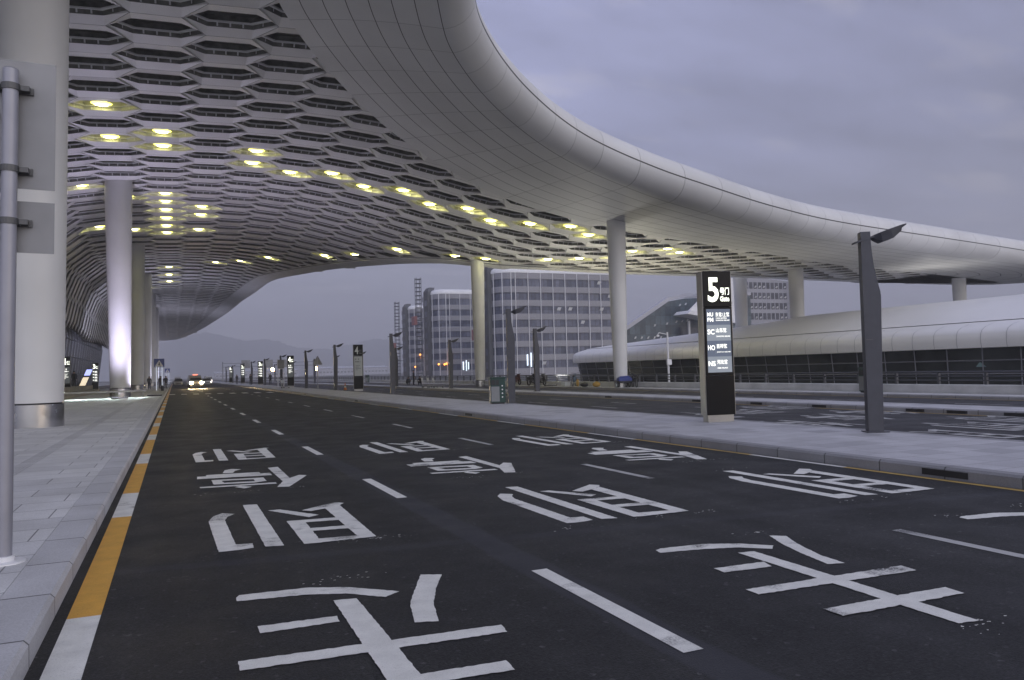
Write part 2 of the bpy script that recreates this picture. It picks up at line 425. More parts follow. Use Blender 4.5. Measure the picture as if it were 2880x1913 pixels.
JI = [[(0.319, 9.05), (0.381, 9.363), (0.482, 9.515), (0.607, 9.392), (0.528, 9.262), (0.484, 9.053), (0.504, 7.686), (0.51, 7.432), (0.342, 7.445)], [(0.504, 7.686), (0.647, 7.663), (0.64, 7.457), (0.51, 7.432)], [(0.736, 9.968), (0.897, 9.93), (0.899, 7.409), (0.74, 7.45)], [(0.968, 9.399), (1.094, 9.404), (1.442, 8.807), (1.323, 8.717), (1.212, 8.926)], [(1.072, 8.61), (1.246, 8.586), (1.229, 7.351), (1.073, 7.375)], [(1.246, 8.586), (1.611, 8.539), (1.605, 8.376), (1.237, 8.429)], [(1.238, 8.085), (1.589, 8.041), (1.582, 7.877), (1.237, 7.932)], [(1.228, 7.533), (1.573, 7.483), (1.732, 7.347), (1.229, 7.351)], [(1.574, 9.163), (1.765, 9.29), (1.732, 7.347), (1.578, 7.455)], [(1.313, 9.184), (1.75, 9.532), (1.84, 9.422), (1.765, 9.29), (1.574, 9.163), (1.401, 9.07)]]
TING = [[(1.419, 13.744), (1.588, 13.778), (1.573, 12.121), (1.436, 11.856)], [(1.752, 12.463), (1.852, 12.35), (1.446, 11.24), (1.292, 11.308), (1.479, 12.023)], [(0.694, 13.429), (0.747, 13.821), (0.856, 13.943), (1.007, 13.81), (0.899, 13.64), (0.844, 13.37)], [(0.444, 13.33), (1.231, 13.214), (1.238, 13.024), (0.441, 13.134)], [(0.305, 13.185), (1.377, 12.995), (1.373, 12.684), (0.302, 12.87)], [(0.491, 12.618), (1.226, 12.464), (1.223, 12.3), (0.497, 12.475)], [(0.497, 12.475), (0.621, 12.45), (0.659, 12.153), (0.497, 12.167)], [(1.07, 12.344), (1.223, 12.3), (1.228, 12.036), (1.072, 12.064)], [(0.494, 12.207), (1.076, 12.101), (1.235, 12.032), (1.061, 11.938), (0.502, 12.071)], [(0.31, 11.911), (1.324, 11.778), (1.323, 11.629), (0.317, 11.784)], [(0.756, 11.613), (0.843, 11.697), (0.978, 11.5), (0.864, 11.403)]]
ZOU_A = [[(0.381, 5.853), (0.405, 5.911), (0.857, 5.873), (1.135, 5.742), (1.44, 5.448), (1.319, 5.359), (1.091, 5.582), (0.83, 5.69), (0.378, 5.764)], [(1.705, 5.812), (1.848, 5.731), (1.683, 5.368), (1.566, 5.045), (1.485, 4.686), (1.344, 4.734), (1.417, 5.086), (1.491, 5.296)], [(0.455, 5.125), (0.937, 5.096), (0.931, 4.974), (0.457, 4.981)], [(0.301, 4.554), (1.799, 4.438), (1.781, 4.301), (0.299, 4.407)], [(0.979, 5.448), (1.132, 5.424), (1.138, 3.925), (1.141, 3.32), (0.968, 3.356), (0.964, 3.938)], [(0.417, 3.955), (1.599, 3.89), (1.589, 3.75), (0.405, 3.842)]]
ZOU_B = [[(3.674, 5.587), (3.744, 5.618), (4.14, 5.576), (4.417, 5.435), (4.613, 5.235), (4.52, 5.146), (4.323, 5.321), (4.048, 5.42), (3.656, 5.488)], [(4.841, 5.545), (4.96, 5.462), (4.823, 5.175), (4.696, 4.8), (4.667, 4.521), (4.533, 4.563), (4.611, 4.897), (4.697, 5.197)], [(4.192, 5.177), (4.338, 5.151), (4.303, 3.179), (4.156, 3.199)], [(3.718, 4.876), (4.17, 4.849), (4.129, 4.709), (3.71, 4.743)], [(3.557, 4.325), (4.955, 4.264), (4.938, 4.12), (3.552, 4.19)], [(3.688, 3.762), (4.736, 3.732), (4.718, 3.579), (3.689, 3.604)]]

def stroke(mb, pts, dx, dy, z, k=1.0, piv=(0, 0)):
    out = []
    n = len(pts)
    for i in range(n):
        a, b = pts[i], pts[(i+1) % n]
        L = math.hypot(b[0]-a[0], b[1]-a[1]); m = max(1, min(90, int(L/.03)))
        for j in range(m):
            q = j/m; jit = .0035 if j else .001
            x = a[0]+(b[0]-a[0])*q + random.uniform(-jit, jit); y = a[1]+(b[1]-a[1])*q + random.uniform(-jit, jit)*1.6
            out.append((x+dx, piv[1]+(y-piv[1])*k+dy, z))
    mb.poly(out)
def glyph(name, G, dx, dy, parent, mat='white_paint', k=1.0, piv=(0, 0)):
    m = MB()
    for i, pl in enumerate(G): stroke(m, pl, dx, dy, .0042 + .0005*i, k, piv)
    ys = [q[1] for pl in G for q in pl]; xs = [q[0] for pl in G for q in pl]
    for c_ in range(3):      # spatter left by the stencil
        cx_, cy_ = random.uniform(min(xs)-.1, max(xs)+.2), random.choice((min(ys)-.12, max(ys)+.1, min(ys)-.05))
        for s_ in range(9):
            px, py, r_ = cx_+random.gauss(0, .12), cy_+random.gauss(0, .05), random.uniform(.003, .010)
            m.poly([(px+dx+r_*1.6*math.cos(a)*random.uniform(.6, 1.2), py+dy+r_*math.sin(a)*random.uniform(.6, 1.2), .0041) for a in (0, 1.2, 2.4, 3.7, 5)])
    me = m.build(name, M[mat], parent, fix=False)
    import bmesh
    bm = bmesh.new(); bm.from_mesh(me.data)
    bmesh.ops.triangulate(bm, faces=bm.faces)
    for f in bm.faces:
        if f.normal.z < 0: f.normal_flip()
    bm.to_mesh(me.data); bm.free()
    return me
for dx, dy, zg, far in ((0, 0, ZOU_A, 8.0), (3.22, -.47, ZOU_B, 7.75), (6.45, -.82, None, 7.4)):
    glyph('painted_character', JI, dx, dy, road); glyph('painted_character', JI, dx, dy+far, road)
    glyph('painted_character', TING, dx, dy, road)
    if zg: glyph('painted_character', zg, 0, 0, road)
    else: glyph('painted_character', ZOU_B, 3.24, -.33, road)
for lx, ly in ((13.2, 2.4), (15.5, 3.2), (17.6, 4.2)):
    glyph('painted_character', JI, lx-.1, ly, road_b, 'old_paint', 1.0); glyph('painted_character', TING, lx-.1, ly, road_b, 'old_paint'); glyph('painted_character', JI, lx-.1, ly+8, road_b, 'old_paint')

# ---- hills beyond the haze
hm = MB()
ridge = [(-1500, 3600, 60), (-700, 3500, 90), (-154, 3333, 126), (-32, 3280, 140), (110, 3216, 178), (148, 3200, 165), (205, 3180, 152), (260, 3153, 137), (315, 3129, 143), (371, 3105, 133), (426, 3083, 108), (490, 3055, 100), (556, 3027, 99), (640, 2990, 118), (706, 2960, 132), (766, 2935, 126), (824, 2911, 103), (915, 2872, 70), (1100, 2820, 62), (1400, 2700, 75), (1800, 2600, 60), (2400, 2400, 40)]
pr = []
for i in range(len(ridge)-1):
    a, b = ridge[i], ridge[i+1]
    for j in range(8):
        q = j/8; pr.append((a[0]+(b[0]-a[0])*q, a[1]+(b[1]-a[1])*q, a[2]+(b[2]-a[2])*q + random.uniform(-2.5, 2.5)))
rows = []
for t_, hk in ((-520, 0), (-300, .38), (-130, .74), (0, 1.0), (200, .7), (600, 0)):
    rows.append([(x, y+t_+random.uniform(-20, 20), -1+zz*hk+(random.uniform(-4, 4) if 0 < hk < 1 else 0)) for x, y, zz in pr])
hm.loft(rows, closed=False)
hills = hm.build('hills', M['hill'], smooth=True); tag(hills, kind='structure')

# ================================================================== CANOPY
KN=[(-8, 16.75), (-4, 17.1), (0, 17.3), (4, 17.3), (8, 16.9), (12, 15.95), (16, 14.65), (20, 13.2), (24, 11.95), (27, 11.25), (31, 10.9), (36, 10.75), (60, 10.75), (140, 10.75)]
def Zs(x):
    xs=[k[0] for k in KN]; zs=[k[1] for k in KN]
    x=(min(max(x,xs[0]),xs[-1]-1e-6))
    i=max(k for k in range(len(xs)) if xs[k]<=x); i=min(i,len(xs)-2)
    def sl(k):
        if k<=0: return (zs[1]-zs[0])/(xs[1]-xs[0])
        if k>=len(xs)-1: return 0
        return (zs[k+1]-zs[k-1])/(xs[k+1]-xs[k-1])
    H=xs[i+1]-xs[i]; t=(x-xs[i])/H
    return (2*t**3-3*t*t+1)*zs[i]+(t**3-2*t*t+t)*H*sl(i)+(-2*t**3+3*t*t)*zs[i+1]+(t**3-t*t)*H*sl(i+1)
_S0, _DS = -26.0, .05
def _profile():
    right = []; x, z, s = -4.0, Zs(-4.0), 0.0
    while x < 125:
        right.append((x, z)); dz = (Zs(x+.01)-Zs(x))/.01; c = 1/math.hypot(1, dz); x += _DS*c; z = Zs(x)
    left = []; x, z, th = -4.0, Zs(-4.0), -.06
    for i in range(int(26/_DS)):
        left.append((x, z))
        if i*_DS > 2.0: th = max(-1.36, th - _DS/6.0)
        x -= math.cos(th)*_DS; z += math.sin(th)*_DS
    return list(reversed(left[1:])) + right, len(left)-1
_P, _I0 = _profile()
def prof(s):
    f = s/_DS + _I0; i = max(0, min(len(_P)-2, int(f))); q = f-i
    a, b = _P[i], _P[i+1]
    return a[0]+(b[0]-a[0])*q, a[1]+(b[1]-a[1])*q
def wave(y):
    k = max(0.0, min(1.0, (y-58)/20)); return .40*k*math.sin((y-62)*2*math.pi/46)*max(0.0, min(1.0, (190-y)/60))
def surf(s, y, hgt=0.0):
    x, z = prof(s); x2, z2 = prof(s+.1); tx, tz = (x2-x)/.1, (z2-z)/.1
    l = math.hypot(tx, tz); tx /= l; tz /= l
    kk = max(0.0, min(1.0, (20-x)/20))
    return (x - tz*hgt, y, z + tx*hgt + wave(y)*kk)
def SZ(x, y):
    kk = max(0.0, min(1.0, (20-x)/20)); return Zs(x) + wave(y)*kk
def s_of_x(x):
    lo, hi = 0, len(_P)-1
    while hi-lo > 1:
        mid = (lo+hi)//2
        if _P[mid][0] < x: lo = mid
        else: hi = mid
    return (lo-_I0)*_DS
NEAR = [(4.15, 33.34), (4.88, 34.91), (5.7, 36.63), (6.84, 38.64), (8.19, 40.69), (9.94, 42.88), (11.97, 44.99), (15.26, 46.94), (19.63, 47.95), (24.41, 46.92), (27.19, 45.9), (33.46, 47.31), (41.56, 49.97), (49.92, 53.02), (58.4, 56.19), (67.06, 58.04), (76.41, 59.89), (92.72, 64.15)]
SIL = [(11.85, 30.41), (12.82, 32.06), (14.37, 33.81), (16.07, 35.14), (17.66, 35.99), (19.17, 36.5), (20.91, 36.84), (22.84, 36.89), (25.08, 36.87), (27.81, 36.98), (31.15, 38.04), (35.14, 39.55), (43.54, 42.75), (54.02, 45.12), (64.33, 47.29), (76.59, 49.94)]
FAR = [(97.56, 67.23), (84.46, 69.35), (69.81, 68.95), (55.5, 67.62), (39.75, 67.42), (32.07, 66.4), (25.77, 69.42), (22.71, 76.35), (20.09, 86.17), (17.68, 96.73), (15.83, 109.14), (14.35, 120.91), (13.53, 138.14), (12.8, 165.13), (12.1, 193.91), (10.82, 227.59), (8.93, 271.44), (5.85, 316.96), (2.3, 348.57)]
LIGHTS= [(-5.0, 50.0), (-4.2, 55.5), (-1.4, 54.0), (-1.7, 59.3), (1.0, 58.0), (3.9, 61.2), (6.6, 58.6), (8.6, 61.6), (10.9, 58.2), (12.6, 60.0), (14.5, 56.6), (17.5, 55.0), (18.8, 56.5), (20.1, 53.6), (21.3, 53.1), (23.7, 52.3), (23.9, 50.3), (27.3, 48.7), (28.5, 51.0), (34.2, 58.1), (35.3, 54.7), (35.6, 52.9), (39.1, 55.4), (31.3, 60.3), (29.6, 61.4), (26.3, 64.3), (22.9, 68.6), (20.2, 73.9), (17.6, 81.0), (15.1, 89.8), (11.9, 99.9), (8.2, 109.2), (5.7, 117.3), (0.7, 123.2), (0.7, 131.7), (-1.6, 138.6), (-3.6, 146.4), (-6.5, 71.6), (-1.7, 75.2), (-3.1, 76.0), (0.5, 79.3), (0.6, 81.8), (0.6, 84.3), (0.6, 87.2), (3.1, 78.4), (3.4, 83.6), (3.5, 88.3), (-8.0, 87.6), (-3.3, 88.3), (-1.4, 90.5)]

def offset_left(pl, wfun):
    out = []
    for i, p in enumerate(pl):
        a = pl[max(0, i-1)]; b = pl[min(len(pl)-1, i+1)]
        dx, dy = b[0]-a[0], b[1]-a[1]; l = math.hypot(dx, dy); wv = wfun(p)
        out.append((p[0]-dy/l*wv, p[1]+dx/l*wv))
    return out
FAR_IN = offset_left(FAR, lambda p: 2.2 if p[1] < 95 else min(3.5, 2.2+(p[1]-95)*.03))
HEX = [(-16, -12), (-9, 0), (-4.5, 10.8), (-1, 19.2), (1.6, 25.2)] + NEAR + [(95.0, 65.2), (95.0, 66.2), (92.5, 66.6)] + FAR_IN[1:] + [(-4, 352)]
OUT = [(-9, -16), (-2, -3), (3, 8.5), (6.3, 17), (8.7, 23)] + SIL + [(84, 52), (91, 54.5), (97, 57.5), (101, 61), (101.5, 64.5), (99.5, 67.3), (94.5, 69.0)] + FAR[1:] + [(-.5, 352)]
def dense(pl, step, it=2):
    for _ in range(it):     # Chaikin smoothing
        q = [pl[0]]
        for i in range(len(pl)-1):
            a, b = pl[i], pl[i+1]
            q += [(a[0]*.75+b[0]*.25, a[1]*.75+b[1]*.25), (a[0]*.25+b[0]*.75, a[1]*.25+b[1]*.75)]
        pl = q + [pl[-1]]
    out = [pl[0]]; acc = 0
    for i in range(len(pl)-1):
        a, b = pl[i], pl[i+1]; L = math.hypot(b[0]-a[0], b[1]-a[1]); d = step-acc
        while d <= L:
            out.append((a[0]+(b[0]-a[0])*d/L, a[1]+(b[1]-a[1])*d/L)); d += step
        acc = L-(d-step)
    return out
Hd = dense(HEX, .65); Od = dense(OUT, .25, 2)
def inside(x, y, poly):
    c = False; j = len(poly)-1
    for i in range(len(poly)):
        xi, yi = poly[i]; xj, yj = poly[j]
        if (yi > y) != (yj > y) and x < (xj-xi)*(y-yi)/(yj-yi)+xi: c = not c
        j = i
    return c
hex_loop = Hd[::2] + [(-40, 352), (-40, -12)]

canopy = thing('canopy', 'white curved canopy with honeycomb soffit sweeping over the road from the terminal', 'canopy', (0, 0, 0))
HP = 3.3
def wp_at(s_):      # cells get narrower away from the terminal
    x_ = prof(s_)[0]; return 3.1 if x_ < 1 else 2.15 if x_ > 20 else 3.1-(x_-1)*.95/19
_U = []
_s = s_of_x(-14.0) - 9.0
while _s < 118:
    _U.append(_s)
    for _ in range(20): _s += wp_at(_s)/20
def s_of_u(u):
    i = max(0, min(len(_U)-2, int(math.floor(u)))); return _U[i]+(_U[i+1]-_U[i])*(u-i)
_BT = [0.0]
for _k in range(1, 1300):     # the rows swing slightly off square towards the outer canopy
    _x = -20 + .1*_k; _sl = 0 if _x < 0 else -.50*(_x/9) if _x < 9 else -.50 if _x < 22 else -.50+.40*(_x-22)/8 if _x < 30 else -.10
    _BT.append(_BT[-1] + .1*_sl)
def skew(x_): return _BT[max(0, min(1299, int(round((x_+20)*10))))]
def hexring(u, y, kx, ky, hgt):
    out = []
    for a, b in ((.5, 0), (.25, .5), (-.25, .5), (-.5, 0), (-.25, -.5), (.25, -.5)):
        s_ = s_of_u(u + a*4/3*kx); out.append(surf(s_, y + b*HP*ky + skew(prof(s_)[0]), hgt))
    return out
sof = MB(); wal = MB(); lid = MB(); frm = MB(); skin = MB()
cells = []
for i in range(0, len(_U)-1):
    s = i
    for j in range(-6, 115):
        y = 36.5 + HP*(j-8) + (HP/2 if i % 2 else 0)
        x, _z = prof(s_of_u(s)); y0 = y; y = y0 + skew(x)
        if y > 350 or x > 100: continue
        far_side = (y > 60 + (x > 27)*2 + max(0, 27-x)*.4) and x > 6
        rr = .9 if far_side else 1.7
        ok = inside(x, y, hex_loop)
        if not ok:
            for k in range(8):
                if inside(x+rr*math.cos(k*.785), y+rr*math.sin(k*.785), hex_loop): ok = True; break
        if not ok or (x < -8 and y < 20) or (x < -9 and _z < 8.9): continue
        cells.append((s, x, y, y0))
for s, x, yc, y in cells:
    r0 = hexring(s, y, .992, .992, 0); r1 = hexring(s, y, .98, .50, .10)
    r2 = hexring(s, y, .96, .48, .66)
    near = y < 150
    for k in range(6):
        q = (k+1) % 6
        sof.add([r0[k], r0[q], r1[q], r1[k]], [(0, 1, 2, 3)], 0)
    wal.loft([r1, r2], 0)
    # glazing frame a hand above the lip of the opening
    fo = hexring(s, y, .96, .485, .30); fi = hexring(s, y, .87, .425, .30); fo2 = hexring(s, y, .96, .485, .37); fi2 = hexring(s, y, .87, .425, .37)
    if near:
        for k in range(6):
            q = (k+1) % 6
            frm.add([fo[k], fo[q], fi[q], fi[k], fo2[k], fo2[q], fi2[q], fi2[k]], [(0, 1, 2, 3), (3, 2, 6, 7)], 0)
    if y < 75:
        lo = hexring(s, y, .91, .465, .12); hi = hexring(s, y, .91, .465, .33)
        for k in range(6):
            q = (k+1) % 6
            for tq in ((.2, .5, .8) if k in (1, 4) else (.5,)):
                for w0 in (0,):
                    a = [lo[k][i]+(lo[q][i]-lo[k][i])*(tq-.02) for i in range(3)]; b_ = [lo[k][i]+(lo[q][i]-lo[k][i])*(tq+.02) for i in range(3)]
                    c_ = [hi[k][i]+(hi[q][i]-hi[k][i])*(tq+.02) for i in range(3)]; d_ = [hi[k][i]+(hi[q][i]-hi[k][i])*(tq-.02) for i in range(3)]
                    frm.quad(a, b_, c_, d_)
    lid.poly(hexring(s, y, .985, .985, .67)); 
o_s = sof.build('soffit', M['soffit'], canopy, fix=False)
at = o_s.data.color_attributes.new('tone', 'FLOAT_COLOR', 'CORNER')
import array
vals = array.array('f')
for p in o_s.data.polygons:
    c = 1.0 - random.random()**2*.22
    vals.extend([c, c*.995, c*.985, 1]*p.loop_total)
at.data.foreach_set('color', vals)
tt = M['soffit'].node_tree; pp = tt.nodes['Principled BSDF']
an = tt.nodes.new('ShaderNodeVertexColor'); an.layer_name = 'tone'
src = pp.inputs['Base Color'].links[0].from_socket
tt.links.new(mixc(tt, 1, src, an.outputs[0], 'MULTIPLY'), pp.inputs['Base Color'])
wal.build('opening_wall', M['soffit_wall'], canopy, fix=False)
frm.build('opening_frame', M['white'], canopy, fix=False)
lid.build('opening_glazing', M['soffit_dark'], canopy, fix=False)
for s, x, yc, y in cells:
    skin.poly(hexring(s, y, 1.0, 1.0, 2.3))
skin.build('roof_skin', M['facade'], canopy, fix=False)

inf = MB()
HI = offset_left(Hd, lambda p: .9)
for i in range(len(Hd)-1):
    a, b = Hd[i], Hd[i+1]; c, d = HI[i+1], HI[i]
    if a[1] > 60 and (a[1] > 64.5 or a[0] > 90):
        inf.quad((a[0], a[1], SZ(*a)+.13), (b[0], b[1], SZ(*b)+.13), (c[0], c[1], SZ(*c)+.13), (d[0], d[1], SZ(*d)+.13))
inf.build('edge_infill', M['soffit'], canopy, fix=False)
# lip: pair every inner-edge point with the outer edge
lip = MB()
oi = 0; pairs = []
for hx, hy in Hd:
    best = min(range(oi, min(len(Od), oi+260)), key=lambda k: (Od[k][0]-hx)**2+(Od[k][1]-hy)**2)
    oi = best; pairs.append(best)
sm = pairs[:]
for _ in range(60): sm = [sm[0]] + [(sm[i-1]+2*sm[i]+sm[i+1])/4 for i in range(1, len(sm)-1)] + [sm[-1]]
def od(f):
    i = max(0, min(len(Od)-2, int(f))); q = f-i
    return (Od[i][0]+(Od[i+1][0]-Od[i][0])*q, Od[i][1]+(Od[i+1][1]-Od[i][1])*q)
NF, NR = 8, 10
rows = []; uvr = []
acc = 0; prev = None
for (hx, hy), f in zip(Hd, sm):
    ox, oy = od(f); dx, dy = ox-hx, oy-hy; wd = max(.6, math.hypot(dx, dy)); ux, uy = dx/wd, dy/wd
    rx = min(1.35, wd*.42); rz = 1.2
    if prev: acc += math.hypot(hx-prev[0], hy-prev[1])
    prev = (hx, hy)
    row = []; uv = []
    fl = wd-rx
    row.append((hx-ux*.02, hy-uy*.02, SZ(hx, hy)+.25)); uv.append((acc/2.7, -.2))
    for k in range(NF+1):
        u = fl*k/NF; px, py = hx+ux*u, hy+uy*u
        row.append((px, py, SZ(px, py)-.10)); uv.append((acc/2.7, .08+7*k/NF))
    bx, by = hx+ux*fl, hy+uy*fl; zb = SZ(bx, by)-.10
    for k in range(1, NR+1):
        a = -math.pi/2 + math.pi*k/NR
        u = fl + rx*math.cos(a); row.append((hx+ux*u, hy+uy*u, zb+rz*(1+math.sin(a)))); uv.append((acc/2.7, 7.08+1.9*k/NR))
    zt = row[-1][2]
    row.append((hx-ux*1.5, hy-uy*1.5, max(zt, SZ(hx, hy)+2.36))); uv.append((acc/2.7, 13))
    rows.append(row); uvr.append(uv)
for i in range(len(rows)-1):
    for k in range(len(rows[0])-1):
        lip.quad(rows[i][k], rows[i+1][k], rows[i+1][k+1], rows[i][k+1], 0, (uvr[i][k], uvr[i+1][k], uvr[i+1][k+1], uvr[i][k+1]))
ml = pbr('lip_panel', (.62, .62, .615), .55, .0, .09, .22)
t = ml.node_tree; p = t.nodes['Principled BSDF']
uvn = t.nodes.new('ShaderNodeUVMap'); uvn.uv_map = 'UVMap'
spx = t.nodes.new('ShaderNodeSeparateXYZ'); t.links.new(uvn.outputs[0], spx.inputs[0])
def seam(sock, wdt):
    fr = math_node(t, 'FRACT', sock); d = math_node(t, 'ABSOLUTE', math_node(t, 'SUBTRACT', fr, .5))
    return ramp(t, d, [(.5-wdt*1.4, 0.0), (.5-wdt, 1.0)])
l1 = seam(spx.outputs[1], .016)
l2 = math_node(t, 'MULTIPLY', seam(spx.outputs[0], .006), .55)
src = p.inputs['Base Color'].links[0].from_socket
cc = mixc(t, math_node(t, 'MAXIMUM', l1, l2), src, (.035, .035, .037))
flr = math_node(t, 'ADD', math_node(t, 'MULTIPLY', math_node(t, 'FLOOR', spx.outputs[0]), 17.13), math_node(t, 'MULTIPLY', math_node(t, 'FLOOR', spx.outputs[1]), 5.71))
wn = t.nodes.new('ShaderNodeTexWhiteNoise'); wn.noise_dimensions = '1D'; t.links.new(flr, wn.inputs['W'])
cc = mixc(t, 1, cc, ramp(t, wn.outputs[0], [(0, .94), (1, 1.0)]), 'MULTIPLY')
t.links.new(cc, p.inputs['Base Color'])
o_l = lip.build('edge_lip', ml, canopy, smooth=True, angle=50, fix=False)
import bmesh
bm = bmesh.new(); bm.from_mesh(o_l.data); bmesh.ops.remove_doubles(bm, verts=bm.verts, dist=.0005); bmesh.ops.recalc_face_normals(bm, faces=bm.faces); bm.to_mesh(o_l.data); bm.free()
o_l.data.polygons.foreach_set('use_smooth', [True]*len(o_l.data.polygons)); o_l.data.set_sharp_from_angle(angle=R(50))

# downlights sit in the openings they light
M['lamp_yellow'] = emit('lamp_yellow', (1.0, .93, .16), 4.2)
M['lamp_core'] = emit('lamp_core', (1.0, .96, .50), 24.0)
M['glow_lining'] = pbr('glow_lining', (.52, .52, .48), .35, .3)
lamp_cells = []
for lx, ly in LIGHTS:
    c = min(cells, key=lambda q: (q[1]-lx)**2+(q[2]-ly)**2)
    if c in lamp_cells: continue
    lamp_cells.append(c)
for s, x, yc, y in lamp_cells:
    b = MB()
    c = surf(s_of_u(s), yc, .25)
    b.ball(c, .30, 14, 8, 0, (1.9, .95, .30))
    b.ball((c[0], c[1], c[2]-.075), .17, 12, 6, 2, (2.2, 1.0, .4))
    b.loft([hexring(s, y, .96, .495, .10), hexring(s, y, .935, .47, .64)], 1)      # paler wall lining, added in lit cells only so the opening glows
    r_ = hexring(s, y, .935, .47, .645); b.poly(r_, 1)
    b.build('downlight', [M['lamp_yellow'], M['glow_lining'], M['lamp_core']], canopy, smooth=False, fix=False)

# ================================================================== COLUMNS
def column(x, y, r0, r1, z0, ztop, label, group, sleeve=.70):
    t_ = thing('column', label, 'column', (x, y, z0), 0, group)
    zt = ztop - z0
    pf = []
    for k in range(25):
        q = k/24; pf.append((r0*.985+(r1-r0*.985)*(q**.85), sleeve+.05+(zt-sleeve-.05)*q))
    MB().lathe(pf, n=48).build('shaft', M['column_white'], t_, smooth=True, angle=40)
    MB().lathe([(r0*1.0, 0), (r0*1.0, sleeve)], n=48).build('base_sleeve', M['steel'], t_, smooth=True, angle=40)
    MB().lathe([(r0*.93, sleeve), (r0*.93, sleeve+.05)], n=48).build('shadow_gap', M['black'], t_, smooth=True, angle=40)
    return t_
gL, gR = 'white columns along the terminal kerb', 'white columns carrying the outer canopy'
names = ['nearest and thickest-looking white column, behind the backs of the grey road signs', 'second white column from the camera, washed with lavender light from below',
         'third white column of the kerb row, just behind the lavender-lit one', 'fourth white column of the kerb row, half hidden by the third', 'fifth white column of the kerb row, far down the pavement', 'farthest white column of the kerb row near the crossing signs']
for k, (cy, nm) in enumerate(zip((28.3, 69.4, 98.7, 130, 160, 190), names)):
    column(-3.95, cy, .75, 1.02, .15, SZ(-3.95, cy)+.35, nm, gL)
for (x, y, nm) in ((27.2, 44.8, 'slim white column in front of the right end of the hotel, by the blue cart'), (25.9, 67.4, 'slim white column between the two hotel blocks'),
                   (58, 69.5, 'white column rising behind the black gate 5 sign'), (58, 61, 'white column rising from the low white roof, right of the gate 5 sign'), (84, 62.5, 'farthest right white column rising behind the low white roof near the canopy tip')):
    column(x, y, .44 if x < 50 else .6, .64 if x < 50 else .75, .0 if x < 50 else -.28, SZ(x, y)+.3, nm, gR, .55)

# ================================================================== GATE SIGNS
def text_mesh(body, box, mat, name, parent, y, bold=.012, depth=.004):
    c = bpy.data.curves.new('text', 'FONT'); c.body = body; c.offset = bold; c.resolution_u = 3
    o = bpy.data.objects.new('text', c); COL.objects.link(o)
    bpy.context.view_layer.update()
    me = bpy.data.meshes.new_from_object(o.evaluated_get(bpy.context.evaluated_depsgraph_get()))
    bpy.data.objects.remove(o); bpy.data.curves.remove(c)
    xs = [v.co.x for v in me.vertices]; ys = [v.co.y for v in me.vertices]
    x0, x1, y0, y1 = min(xs), max(xs), min(ys), max(ys)
    for v in me.vertices:
        a = (v.co.x-x0)/(x1-x0); b = (v.co.y-y0)/(y1-y0)
        v.co = (box[0]+a*(box[2]-box[0]), y, box[1]+b*(box[3]-box[1]))
    me.materials.clear(); me.materials.append(mat); me.name = name
    ob = bpy.data.objects.new(name, me); COL.objects.link(ob); ob.parent = parent
    return ob
M['lit_white'] = emit('lit_lettering', (1.0, 1.0, .93), 1.5)
M['lit_digit'] = emit('lit_digit', (.97, 1.0, .86), 2.2)
M['row_dark'] = emit('screen_slate', (.085, .105, .15), 1.0)
M['row_light'] = emit('screen_grey', (.20, .225, .26), 1.0)
M['screen_dim'] = emit('screen_dim', (.055, .060, .062), 1.0)
M['print_white'] = pbr('print_white', (.55, .57, .57), .4)
M['print_grey'] = pbr('print_grey', (.16, .165, .17), .5)
M['screen_off'] = pbr('screen_pale', (.42, .45, .46), .25)
gS = 'gate number pylons along the roads'
